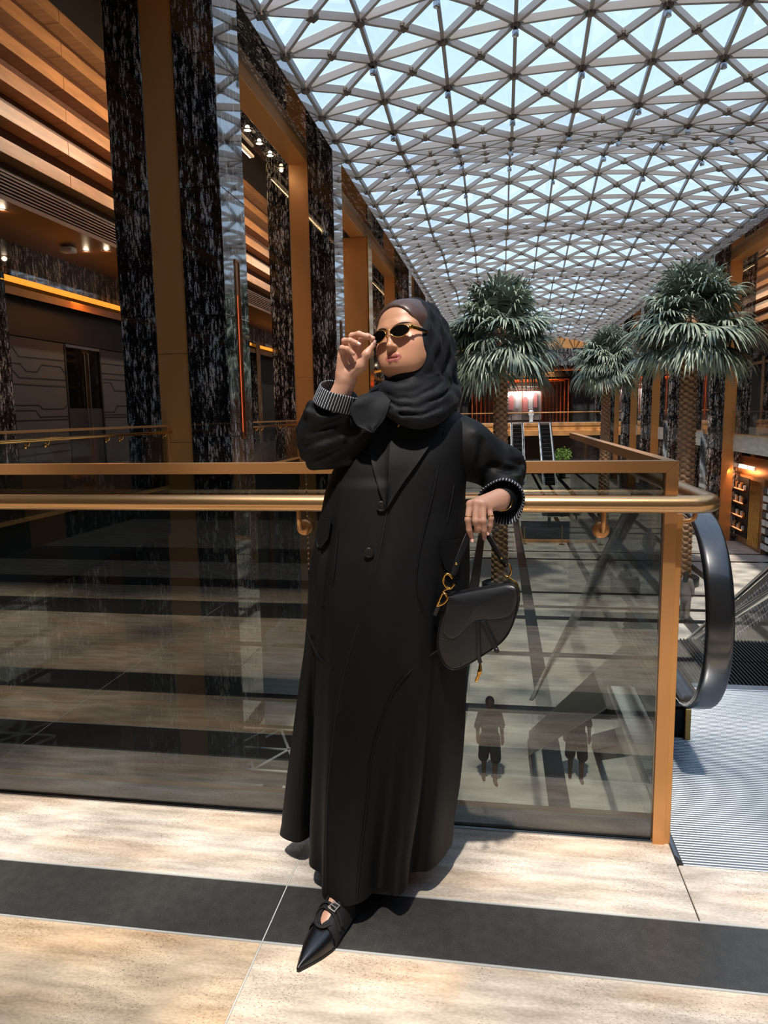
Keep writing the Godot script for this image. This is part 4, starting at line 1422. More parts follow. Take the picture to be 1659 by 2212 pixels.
func lower_things() -> void:
	far_person(Vector3(-0.15, LOW, -13.6), 0.15, "man in dark shirt and shorts below the glass, just right of the woman's coat", "shorts", M.dim_cloth, M.dim_cloth, 1.76)
	far_person(Vector3(1.55, LOW, -13.9), 0.0, "second man in dark shirt and shorts, walking right of the first below the glass", "shorts", M.black_cloth, M.dim_cloth, 1.74)
	far_person(Vector3(7.0, LOW, -34.8), PI, "man in a long white robe standing in the lower hall left of the brass post", "robe", M.white_cloth, M.white_cloth, 1.8)
	far_person(Vector3(6.5, LOW, -25.9), 2.6, "person in a grey coat and dark headscarf walking below, right of the brass post", "walker", M.grey_cloth, M.grey_cloth, 1.68)
	far_person(Vector3(4.95, LOW, -28.8), PI, "seated person in black, seen dark through the glass below the handrail", "seated", M.black_cloth, M.black_cloth, 1.7)
	var ch := thing("armchair", "low dark armchair under the seated person in black", "chair", Vector3(4.95, LOW, -28.8), PI)
	part("seat", mb().box(Vector3(0, 0.24, 0.06), Vector3(0.86, 0.24, 0.66), 0.05), M.black_cloth, ch)
	part("backrest", mb().box(Vector3(0, 0.55, -0.32), Vector3(0.9, 0.62, 0.16), 0.06), M.black_cloth, ch)
	for s: float in [-1, 1]:
		part("armrest", mb().box(Vector3(s * 0.44, 0.38, 0.02), Vector3(0.14, 0.5, 0.74), 0.05), M.black_cloth, ch)
	for q in [[-0.36, 0.3], [0.36, 0.3], [-0.36, -0.25], [0.36, -0.25]]:
		part("leg", mb().tube([Vector3(q[0], 0.0, q[1]), Vector3(q[0], 0.13, q[1])], 0.025, 8), M.dark_metal, ch)
	# grand piano on its platform
	var pf := thing("platform", "low dark platform with brass edge under the piano", "platform", Vector3(3.35, LOW, -42.4))
	part("deck", mb().box(Vector3(0, 0.42, 0), Vector3(4.0, 0.5, 3.6), 0.02), std(Color(0.09, 0.11, 0.15), 0.9), pf)
	part("brass_edge", mb().box(Vector3(0, 0.09, 0), Vector3(4.1, 0.18, 3.7), 0.01), M.brass_panel, pf)
	var pn := thing("piano", "black grand piano on the low platform, seen through the glass", "piano", Vector3(3.6, LOW + 0.67, -42.2))
	var out := PackedVector2Array([Vector2(-0.85, -0.7), Vector2(0.75, -0.7), Vector2(1.05, -0.5), Vector2(1.15, -0.2), Vector2(1.05, 0.1), Vector2(0.6, 0.3), Vector2(0.2, 0.5), Vector2(-0.1, 0.72), Vector2(-0.85, 0.75)])
	var flat := Basis(Vector3.RIGHT, PI / 2)
	part("case", mb().prism(out, 0.34, Transform3D(flat, Vector3(0, 0.82, 0)), 0.02), M.rubber, pn)
	part("lid", mb().prism(out, 0.04, Transform3D(Basis(Vector3.RIGHT, -0.45) * flat, Vector3(0, 1.32, -0.05)), 0.008), M.rubber, pn)
	part("keyboard", mb().box(Vector3(-0.98, 0.76, 0.02), Vector3(0.3, 0.1, 1.36), 0.01), M.rubber, pn)
	for q in [[-0.7, -0.5], [-0.7, 0.55], [0.85, -0.35]]:
		part("leg", mb().tube([Vector3(q[0], 0, q[1]), Vector3(q[0], 0.66, q[1])], [0.045, 0.065], 10), M.rubber, pn)
	var st := thing("stanchion", "brass stanchion at the left corner of the piano platform", "barrier post", Vector3(1.42, LOW, -40.0), 0.0, "brass posts round the piano platform")
	part("base", mb().lathe([Vector2(0, 0.03), Vector2(0.17, 0.0), Vector2(0.17, 0.02), Vector2(0.04, 0.05), Vector2(0, 0.05)], 18), M.brass_bright, st)
	part("pole", mb().tube([Vector3(0, 0.03, 0), Vector3(0, 0.95, 0)], 0.03, 10), M.brass_bright, st)
	part("knob", mb().lathe([Vector2(0, 0.93), Vector2(0.05, 0.95), Vector2(0.055, 0.99), Vector2(0.03, 1.04), Vector2(0, 1.05)], 14), M.brass_bright, st)
	again(st, Vector3(3.45, LOW, -40.0), 0, "brass stanchion at the middle of the piano platform's near side")
	again(st, Vector3(5.5, LOW, -40.0), 0, "brass stanchion at the right corner of the piano platform")
	for i in 2:
		var a := Vector3([1.42, 3.45][i], LOW + 0.9, -40.0)
		var b := Vector3([3.45, 5.5][i], LOW + 0.9, -40.0)
		var rope := thing("rope", "dark rope hung between the %s brass stanchions by the piano" % ["left pair of", "right pair of"][i], "rope", a)
		var pts := []
		for k in 13:
			var u := k / 12.0
			pts.append((b - a) * u + Vector3(0, -0.28 * 4.0 * u * (1.0 - u), 0))
		part("cord", mb().tube(pts, 0.022, 6), M.black_cloth, rope)
	# the parallel escalator farther right
	var e := thing("escalator", "escalator with patterned side panel rising at the right edge of the picture", "escalator", Vector3(4.0, 0, -7.6))
	var pth := []
	for k in 9:
		var u := k / 8.0
		pth.append(Vector3(0, 0.96 - 6.0 * u, -0.3 - 10.4 * u))
	belt("handrail", pth, 0.085, 0.05, M.rubber, e)
	part("side_panel", mb().bar(Vector3(0, 0.45, -0.3), Vector3(0, -5.55, -10.7), 0.02, 0.75), std(Color(0.34, 0.34, 0.35), 0.4), e)
	var zig := mb()
	for i in 90:
		var u := i / 90.0
		var c := Vector3(-0.015, 0.45 - 6.0 * u, -0.3 - 10.4 * u)
		for j in 5:
			var y := -0.26 + 0.12 * j
			zig.bar(c + Vector3(0, y, 0), c + Vector3(0, y + 0.055, -0.05), 0.006, 0.02, Vector3.UP)
			zig.bar(c + Vector3(0, y + 0.055, -0.05), c + Vector3(0, y - 0.005, -0.11), 0.006, 0.02, Vector3.UP)
	part("zigzag_pattern", zig, M.steel, e).set_meta("kind", "stuff")
	part("truss", mb().bar(Vector3(0, -0.2, -0.3), Vector3(0, -6.2, -10.7), 0.2, 0.5), M.dark_metal, e)
	for i in 24:
		bpart("step", Vector3(0.6, 0.0 - 0.25 * i, -0.5 - 0.433 * i), Vector3(1.0, 0.25, 0.43), M.dark_metal, e)
	# silvery lattice of bars over the glass ceiling of a lower kiosk, left
	var lat := thing("lattice", "silver triangular lattice on the dark kiosk roof below the glass, left of the woman", "lattice", Vector3(-4.4, LOW + 0.0, -14.4))
	part("kiosk_roof", mb().box(Vector3(-1.2, 0.02, 0.2), Vector3(5.2, 0.05, 2.6), 0.01), M.low_black, lat)
	var nodes := []
	for j in 3:
		for i in 6:
			nodes.append(Vector3(-3.4 + 0.95 * i + (0.47 if j % 2 else 0.0), 0.08, 1.1 - 0.95 * j))
	for a in nodes.size():
		for b in range(a + 1, nodes.size()):
			if nodes[a].distance_to(nodes[b]) < 1.15:
				part("bar", mb().bar(nodes[a], nodes[b], 0.06, 0.03, Vector3.UP, 0.006), M.white_paint, lat)

# ---------------------------------------------------------------- the woman
const HEAD := Vector3(-0.2400, 1.572, -1.953)
var head: SDF
func head_tr() -> Transform3D:
	return Transform3D(Basis(Vector3.UP, deg_to_rad(-25)) * Basis(Vector3.RIGHT, deg_to_rad(-9)) * Basis(Vector3.BACK, deg_to_rad(10)), HEAD)

# coat outline at height y: left edge, right edge, front, back
const COAT_L := [[0.06, -0.664], [0.112, -0.655], [0.264, -0.635], [0.414, -0.612], [0.56, -0.590], [0.703, -0.567], [0.843, -0.553], [0.912, -0.548], [0.981, -0.537], [1.048, -0.516], [1.115, -0.501], [1.181, -0.485], [1.247, -0.455], [1.311, -0.405], [1.36, -0.385], [1.40, -0.36], [1.425, -0.31], [1.44, -0.27]]
const COAT_R := [[0.06, -0.126], [0.155, -0.122], [0.302, -0.103], [0.444, -0.092], [0.584, -0.087], [0.721, -0.082], [0.856, -0.080], [0.988, -0.080], [1.053, -0.082], [1.117, -0.093], [1.245, -0.087], [1.308, -0.082], [1.36, -0.097], [1.40, -0.14], [1.425, -0.19], [1.44, -0.23]]
const COAT_F := [[0.06, -1.80], [0.5, -1.815], [0.9, -1.83], [1.1, -1.85], [1.25, -1.87], [1.36, -1.91], [1.40, -1.94], [1.44, -1.97]]
const COAT_B := [[0.06, -2.13], [0.8, -2.14], [1.1, -2.135], [1.3, -2.13], [1.4, -2.09], [1.44, -2.01]]
# the hem: angle round the body (0 = image right, 90 = front, 180 = left, 270 = back), then x, y, z
const HEM := [[0, -0.131, 0.103, -2.02], [20, -0.161, 0.090, -1.93], [38, -0.199, 0.090, -1.87], [50, -0.246, 0.092, -1.845], [57, -0.242, 0.094, -1.785], [67, -0.270, 0.090, -1.755], [78, -0.319, 0.089, -1.785], [90, -0.347, 0.086, -1.745], [101, -0.380, 0.084, -1.73], [113, -0.435, 0.075, -1.735], [123, -0.474, 0.071, -1.77], [132, -0.490, 0.077, -1.84], [141, -0.546, 0.075, -1.885], [147, -0.548, 0.078, -1.985], [153, -0.566, 0.080, -2.03], [165, -0.605, 0.084, -1.97], [180, -0.674, 0.080, -2.02], [225, -0.60, 0.08, -2.11], [270, -0.38, 0.09, -2.14], [315, -0.18, 0.09, -2.12], [360, -0.131, 0.103, -2.02]]

func hem_at(deg: float) -> Vector3:
	var v := Vector3.ZERO
	for ax in 3:
		for i in HEM.size() - 1:
			if deg <= HEM[i + 1][0]:
				var t: float = (deg - HEM[i][0]) / (HEM[i + 1][0] - HEM[i][0])
				var a: float = HEM[i - 1 if i > 0 else HEM.size() - 2][ax + 1]
				var d: float = HEM[i + 2 if i + 2 < HEM.size() else 1][ax + 1]
				v[ax] = cubic_interpolate(HEM[i][ax + 1], HEM[i + 1][ax + 1], a, d, t)
				break
	return v

func coat_base(deg: float, y: float) -> Vector3:
	var l := curve(COAT_L, y)
	var r := curve(COAT_R, y)
	var f := curve(COAT_F, y)
	var b := curve(COAT_B, y)
	var cx := (l + r) * 0.5
	var cz := lerpf(b, f, 0.42)
	var a := deg_to_rad(deg)
	var ca := cos(a)
	var sa := sin(a)
	var x := cx + (r - l) * 0.5 * signf(ca) * pow(absf(ca), 0.80)
	var z := cz + ((f - cz) if sa > 0.0 else (cz - b)) * signf(sa) * pow(absf(sa), 0.85)
	return Vector3(x, y, z)

func coat_at(deg: float, y: float) -> Vector3:
	var p := coat_base(deg, y)
	if y < 1.08:
		var h := hem_at(deg)
		var s := clampf((1.08 - y) / (1.08 - h.y), 0.0, 1.0)
		var w := pow(s, 1.25)
		var q := coat_base(deg, h.y)
		p.x += (h.x - q.x) * w
		p.z += (h.z - q.z) * w
	# soft hollows of the cloth
	var ed := coat_edge(y)
	if p.z > -1.98 and y < 1.2:
		p.z += 0.006 * smoothstep(0.006, -0.006, p.x - ed) * smoothstep(-1.98, -1.93, p.z)
	p.z -= 0.016 * exp(-pow((p.x - curve([[0.08, -0.56], [0.5, -0.52], [0.9, -0.475], [1.2, -0.44]], y)) / 0.014, 2.0)) * smoothstep(1.25, 0.9, y) * smoothstep(-2.02, -1.96, p.z)
	p.z += 0.014 * exp(-pow((p.x - curve([[0.08, -0.38], [0.5, -0.36], [1.0, -0.30]], y)) / 0.05, 2.0)) * smoothstep(1.1, 0.5, y) * smoothstep(-2.0, -1.9, p.z)
	p.z -= 0.016 * exp(-pow((p.x - curve([[0.08, -0.22], [0.5, -0.20], [0.8, -0.17]], y)) / 0.03, 2.0)) * smoothstep(0.9, 0.4, y) * smoothstep(-2.0, -1.9, p.z)
	p.z += 0.006 * sin(p.x * 26.0 + y * 3.0) * smoothstep(1.3, 0.9, y) * smoothstep(-2.0, -1.9, p.z)
	return p

func coat_edge(y: float) -> float:
	return curve([[0.07, -0.461], [0.363, -0.454], [0.583, -0.429], [0.774, -0.384], [0.99, -0.316], [1.123, -0.289], [1.2, -0.285]], y)

func coat_z(x: float, y: float) -> Vector3:   # the point on the front of the coat at x, y
	var a := 4.0
	var b := 176.0
	for i in 18:
		var m := (a + b) * 0.5
		if coat_at(m, y).x > x:
			a = m
		else:
			b = m
	return coat_at((a + b) * 0.5, y)

func along(pts: Array, t: float) -> Vector2:
	var k := t * (pts.size() - 1)
	var i := mini(int(k), pts.size() - 2)
	return (pts[i] as Vector2).lerp(pts[i + 1], k - i)

func patch(L: Array, R: Array, rows: int, cols: int, off: float, th: float, curl := 0.0) -> MB:   # a piece of cloth laid on the coat between two edges
	var top := []
	var under := []
	for r in rows + 1:
		var t := float(r) / rows
		var a := PackedVector3Array()
		var b := PackedVector3Array()
		var l := along(L, t)
		var q := along(R, t)
		for k in cols + 1:
			var s := float(k) / cols
			var v := l.lerp(q, s)
			var p := coat_z(v.x, v.y)
			p.y = v.y
			p.x = v.x
			var o := off + curl * pow(2.0 * absf(s - 0.5), 3.0)
			a.append(p + Vector3(0, 0, o + th))
			b.append(p + Vector3(0, 0, o))
		top.append(a)
		under.append(b)
	var m := mb().grid(top)
	m.grid(under)
	var ring_t := PackedVector3Array()
	var ring_u := PackedVector3Array()
	for k in cols + 1:
		ring_t.append(top[0][k])
		ring_u.append(under[0][k])
	for r in range(1, rows + 1):
		ring_t.append(top[r][cols])
		ring_u.append(under[r][cols])
	for k in range(cols - 1, -1, -1):
		ring_t.append(top[rows][k])
		ring_u.append(under[rows][k])
	for r in range(rows - 1, 0, -1):
		ring_t.append(top[r][0])
		ring_u.append(under[r][0])
	m.grid([ring_t, ring_u], true)
	return m

func seam(pts: Array, r: float, off: float) -> MB:   # piping that follows the coat
	var line := []
	for v: Vector2 in pts:
		var p := coat_z(v.x, v.y)
		line.append(Vector3(v.x, v.y, p.z + off))
	return mb().tube(spline(line, 6), r, 6)

func skin_tint(p: Vector3) -> Color:   # in head coordinates
	var c := Color(0.54, 0.275, 0.170)
	var lip := Vector2(p.x / 0.0262, (p.y + 0.0648 + p.x * 0.06) / (0.0110 - 0.0010 * exp(-p.x * p.x * 60000.0) * float(p.y > -0.064))).length()
	if p.z > 0.07:
		c = c.lerp(Color(0.38, 0.125, 0.11), smoothstep(1.02, 0.90, lip))
		var ck := Vector2((absf(p.x) - 0.042) / 0.022, (p.y + 0.03) / 0.02).length()
		c = c.lerp(Color(0.54, 0.215, 0.145), 0.6 * smoothstep(1.3, 0.2, ck))
	return c

func hand_tint(_p: Vector3) -> Color:
	return Color(0.58, 0.315, 0.225)

func head_shape() -> SDF:
	var s := sdf(Vector3(-0.095, -0.165, -0.125), Vector3(0.095, 0.13, 0.135), 0.0022)
	s.ell(Vector3(0, 0.022, -0.022), Vector3(0.075, 0.092, 0.094))
	s.ell(Vector3(0, -0.020, 0.022), Vector3(0.0635, 0.075, 0.066), 0.03)
	s.ell(Vector3(0, 0.040, 0.038), Vector3(0.062, 0.054, 0.047), 0.02)
	s.ell(Vector3(0, -0.071, 0.044), Vector3(0.045, 0.026, 0.036), 0.026)
	s.ell(Vector3(0.002, -0.083, 0.0630), Vector3(0.021, 0.013, 0.0150), 0.018)
	for q: float in [-1, 1]:
		s.ell(Vector3(q * 0.043, -0.030, 0.051), Vector3(0.024, 0.026, 0.025), 0.022)
		s.ell(Vector3(q * 0.034, -0.056, 0.046), Vector3(0.024, 0.028, 0.028), 0.025)
		s.cap(Vector3(q * 0.062, -0.040, -0.005), Vector3(q * 0.030, -0.079, 0.045), 0.017, 0.017, 0.03)
		s.cap(Vector3(q * 0.012, 0.018, 0.080), Vector3(q * 0.048, 0.019, 0.060), 0.009, 0.009, 0.018)
	for q: float in [-1, 1]:
		s.ell(Vector3(q * 0.031, 0.000, 0.094), Vector3(0.018, 0.010, 0.012), 0.014, true)
		s.ell(Vector3(q * 0.031, 0.000, 0.0735), Vector3(0.0125, 0.0110, 0.0115), 0.003)
	# nose
	s.cap(Vector3(0, 0.010, 0.082), Vector3(0, -0.030, 0.0955), 0.0056, 0.0076, 0.012)
	s.ell(Vector3(0, -0.0350, 0.0980), Vector3(0.0088, 0.0078, 0.0092), 0.006)
	for q: float in [-1, 1]:
		s.ell(Vector3(q * 0.0100, -0.0378, 0.0885), Vector3(0.0056, 0.0055, 0.0085), 0.006)
		s.ell(Vector3(q * 0.0054, -0.0436, 0.0930), Vector3(0.0032, 0.0030, 0.0042), 0.003, true)
	# mouth
	s.ell(Vector3(0, -0.064, 0.060), Vector3(0.034, 0.020, 0.0225), 0.016)
	s.chain([Vector3(-0.0255, -0.0625, 0.0730), Vector3(-0.011, -0.0578, 0.0825), Vector3(0, -0.0600, 0.0842), Vector3(0.011, -0.0596, 0.0825), Vector3(0.0265, -0.0660, 0.0730)], [0.0018, 0.0052, 0.0054, 0.0052, 0.0018], 0.004)
	s.chain([Vector3(-0.0225, -0.0640, 0.0735), Vector3(-0.009, -0.0695, 0.0820), Vector3(0.009, -0.0712, 0.0820), Vector3(0.0235, -0.0670, 0.0735)], [0.0018, 0.0060, 0.0060, 0.0018], 0.004)
	s.groove([Vector3(-0.0235, -0.0630, 0.0772), Vector3(-0.011, -0.0640, 0.0858), Vector3(0.0, -0.0650, 0.0880), Vector3(0.011, -0.0658, 0.0858), Vector3(0.0245, -0.0668, 0.0772)], 0.0016, 0.0016)
	s.cap(Vector3(0, -0.06, -0.015), Vector3(0, -0.165, -0.035), 0.052, 0.054, 0.03)
	return s

func finger(s: SDF, pts: Array, r: float) -> void:
	var radii := []
	for i in pts.size():
		radii.append(r * lerpf(1.06, 0.80, float(i) / (pts.size() - 1)))
	s.chain(pts, radii, 0.004)

func right_hand() -> SDF:   # raised to the glasses, palm towards the camera
	var s := sdf(Vector3(-0.50, 1.38, -1.92), Vector3(-0.295, 1.605, -1.79), 0.0022)
	var W := Vector3(-0.397, 1.474, -1.862)
	s.cap(Vector3(-0.442, 1.388, -1.875), W, 0.0245, 0.0205, 0.01)
	s.cap(Vector3(-0.430, 1.390, -1.875), W + Vector3(0.012, -0.004, 0), 0.0245, 0.0185, 0.01)
	# palm
	var iM := Vector3(-0.363, 1.546, -1.868)
	var mM := Vector3(-0.379, 1.551, -1.866)
	var rM := Vector3(-0.393, 1.548, -1.860)
	var pM := Vector3(-0.403, 1.536, -1.853)
	s.cap(W + Vector3(-0.008, 0, 0), pM, 0.0155, 0.0095, 0.012)
	s.cap(W + Vector3(-0.003, 0, 0), rM, 0.0160, 0.0095, 0.012)
	s.cap(W + Vector3(0.004, 0, 0), mM, 0.0160, 0.0095, 0.012)
	s.cap(W + Vector3(0.010, 0.002, 0), iM, 0.0155, 0.0095, 0.012)
	s.cap(W + Vector3(-0.010, 0.012, 0.006), pM + Vector3(0.0, -0.010, 0.004), 0.0120, 0.0090, 0.010)
	# thumb: swells at its root, then reaches up to the corner of the lens
	s.chain([W + Vector3(0.016, 0.012, 0.008), Vector3(-0.353, 1.505, -1.845), Vector3(-0.335, 1.532, -1.838), Vector3(-0.3195, 1.556, -1.846)], [0.0165, 0.0150, 0.0100, 0.0074], 0.007)
	# index and middle reach for the hinge, ring and little finger curl
	finger(s, [iM, Vector3(-0.349, 1.574, -1.857), Vector3(-0.334, 1.578, -1.846), Vector3(-0.3185, 1.571, -1.842)], 0.0082)
	finger(s, [mM, Vector3(-0.374, 1.580, -1.850), Vector3(-0.353, 1.5825, -1.834), Vector3(-0.330, 1.5755, -1.833)], 0.0084)
	finger(s, [rM, Vector3(-0.392, 1.567, -1.840), Vector3(-0.374, 1.566, -1.822), Vector3(-0.357, 1.559, -1.823)], 0.0080)
	finger(s, [pM, Vector3(-0.397, 1.549, -1.832), Vector3(-0.381, 1.545, -1.818), Vector3(-0.3665, 1.533, -1.822)], 0.0072)
	return s

func left_hand() -> SDF:   # hangs over the rail and holds the strap, back towards the camera
	var s := sdf(Vector3(-0.115, 1.02, -2.0), Vector3(0.05, 1.20, -1.83), 0.0022)
	var W := Vector3(0.006, 1.152, -1.925)
	s.cap(Vector3(0.014, 1.145, -1.99), W, 0.0255, 0.0215, 0.01)
	s.cap(Vector3(0.010, 1.128, -1.985), W + Vector3(-0.006, -0.010, 0), 0.0235, 0.0195, 0.01)
	var iM := Vector3(-0.0745, 1.142, -1.885)
	var mM := Vector3(-0.0575, 1.147, -1.878)
	var rM := Vector3(-0.0405, 1.143, -1.878)
	var pM := Vector3(-0.0245, 1.134, -1.886)
	for q in [[iM, Vector3(-0.012, 0.004, 0)], [mM, Vector3(-0.004, 0.006, 0.002)], [rM, Vector3(-0.002, 0.0, 0.004)], [pM, Vector3(-0.002, -0.012, 0.004)]]:
		s.cap(W + q[1], q[0], 0.0175, 0.0105, 0.012)
	finger(s, [iM, Vector3(-0.0795, 1.103, -1.868), Vector3(-0.0765, 1.075, -1.873), Vector3(-0.0705, 1.052, -1.884)], 0.0086)
	finger(s, [mM, Vector3(-0.0590, 1.101, -1.860), Vector3(-0.0545, 1.081, -1.868), Vector3(-0.0520, 1.071, -1.885)], 0.0088)
	finger(s, [rM, Vector3(-0.0395, 1.101, -1.861), Vector3(-0.0375, 1.076, -1.868), Vector3(-0.0365, 1.058, -1.882)], 0.0084)
	finger(s, [pM, Vector3(-0.0195, 1.106, -1.873), Vector3(-0.0215, 1.087, -1.876), Vector3(-0.0250, 1.070, -1.886)], 0.0076)
	s.chain([W + Vector3(-0.02, -0.02, -0.015), Vector3(-0.050, 1.118, -1.918), Vector3(-0.060, 1.092, -1.908), Vector3(-0.062, 1.070, -1.900)], [0.015, 0.013, 0.0098, 0.008], 0.008)
	return s

func woman() -> void:
	var w := Node3D.new()
	w.name = numbered("person")
	add_child(w)
	tag(w, "woman in a long black coat and black headscarf leaning on the handrail, touching her sunglasses", "person")
	var body := mb()
	# what the clothes hide: trunk, arms, legs
	var s := sdf(Vector3(-0.56, 0.02, -2.2), Vector3(0.09, 1.46, -1.56), 0.014)
	s.cap(Vector3(-0.245, 1.40, -2.01), Vector3(-0.25, 1.30, -2.02), 0.06, 0.10, 0.03)
	s.cap(Vector3(-0.33, 1.33, -2.01), Vector3(-0.16, 1.33, -2.03), 0.06, 0.06, 0.03)
	s.cap(Vector3(-0.25, 1.28, -2.02), Vector3(-0.29, 0.95, -2.02), 0.10, 0.10, 0.04)
	s.cap(Vector3(-0.33, 1.33, -2.01), Vector3(-0.475, 1.31, -1.905), 0.045, 0.036, 0.02)
	s.cap(Vector3(-0.475, 1.31, -1.905), Vector3(-0.44, 1.395, -1.875), 0.036, 0.025, 0.02)
	s.cap(Vector3(-0.15, 1.33, -2.03), Vector3(0.035, 1.225, -2.105), 0.045, 0.036, 0.02)
	s.cap(Vector3(0.035, 1.225, -2.105), Vector3(0.014, 1.145, -1.985), 0.036, 0.025, 0.02)
	s.cap(Vector3(-0.34, 0.92, -2.01), Vector3(-0.39, 0.50, -1.96), 0.080, 0.050, 0.04)
	s.cap(Vector3(-0.39, 0.50, -1.96), Vector3(-0.422, 0.12, -1.80), 0.050, 0.030, 0.02)
	s.cap(Vector3(-0.22, 0.92, -2.02), Vector3(-0.24, 0.50, -2.0), 0.085, 0.055, 0.04)
	s.cap(Vector3(-0.24, 0.50, -2.0), Vector3(-0.25, 0.09, -2.02), 0.052, 0.032, 0.02)
	s.into(body, Transform3D.IDENTITY, hand_tint)
	# the foot in front
	var ft := sdf(Vector3(-0.52, 0.0, -1.83), Vector3(-0.36, 0.15, -1.58), 0.004)
	ft.chain([Vector3(-0.421, 0.14, -1.80), Vector3(-0.422, 0.088, -1.782), Vector3(-0.437, 0.050, -1.710), Vector3(-0.452, 0.028, -1.66)], [0.030, 0.030, 0.024, 0.017], 0.02)
	ft.cap(Vector3(-0.418, 0.045, -1.78), Vector3(-0.438, 0.03, -1.70), 0.028, 0.024, 0.02)
	ft.into(body, Transform3D.IDENTITY, hand_tint)
	head = head_shape()
	head.into(body, head_tr(), skin_tint)
	right_hand().into(body, Transform3D.IDENTITY, hand_tint)
	left_hand().into(body, Transform3D.IDENTITY, hand_tint)
	part("body", body, skin_mat(), w)
	hair_and_scarf(w)
	coat(w)
	shoe(w)
	# nails
	var nail := std(Color(0.90, 0.72, 0.68), 0.18)
	for q in [[Vector3(-0.0695, 1.049, -1.8785), Vector3(0.2, -0.85, 0.45), 0.0056], [Vector3(-0.0366, 1.0555, -1.8765), Vector3(0.05, -0.85, 0.45), 0.0054], [Vector3(-0.0255, 1.068, -1.8808), Vector3(-0.15, -0.85, 0.45), 0.0048], [Vector3(-0.3165, 1.5595, -1.8395), Vector3(0.5, 0.8, 0.15), 0.0052], [Vector3(-0.3540, 1.5575, -1.8178), Vector3(0.85, -0.35, 0.3), 0.0050]]:
		var y: Vector3 = (q[1] as Vector3).normalized()
		var z := Vector3(0, 0, 1)
		z = (z - y * z.dot(y)).normalized()
		var n := mb()
		var rows := []
		for i in 9:
			var t := -1.0 + 2.0 * i / 8.0
			var row := PackedVector3Array()
			for k in 7:
				var u := -1.0 + k / 3.0
				row.append(q[0] + y * t * 0.0085 + y.cross(z) * u * q[2] * (1.0 - 0.45 * pow(maxf(t, 0.0), 2.0)) * (1.0 - 0.2 * pow(maxf(-t, 0.0), 2.0)) + z * (-0.003 * u * u - 0.0014 * t * t + 0.0012))
			rows.append(row)
		n.grid(rows)
		part("nail", n, nail, w)
	# rings and bracelet
	var ringm := mb()
	part("ring", ringm.lathe([Vector2(0.0088, -0.001), Vector2(0.0100, -0.001), Vector2(0.0100, 0.001), Vector2(0.0088, 0.001), Vector2(0.0088, -0.001)], 24, Vector3(-0.0785, 1.112, -1.8715), Basis(Vector3.BACK, -0.1)), M.gold, w)
	part("ring", mb().lathe([Vector2(0.0083, -0.0008), Vector2(0.0093, -0.0008), Vector2(0.0093, 0.0008), Vector2(0.0083, 0.0008), Vector2(0.0083, -0.0008)], 24, Vector3(-0.0205, 1.113, -1.8755), Basis(Vector3.BACK, 0.2)).tube(ring_path(Vector3(-0.0205, 1.113, -1.8665), 0.0042, Basis(Vector3.RIGHT, PI / 2)), 0.0009, 6, false), M.gold, w)
	part("bracelet", mb().tube(ring_path(Vector3(0.010, 1.145, -1.938), 0.0275, Basis(Vector3.RIGHT, 1.25) * Basis(Vector3.BACK, -0.35)), 0.0012, 8, false), M.gold, w)

func ring_path(c: Vector3, r: float, bs: Basis) -> Array:
	var out := []
	for k in 33:
		out.append(c + bs * Vector3(cos(TAU * k / 32.0) * r, 0, sin(TAU * k / 32.0) * r))
	return out

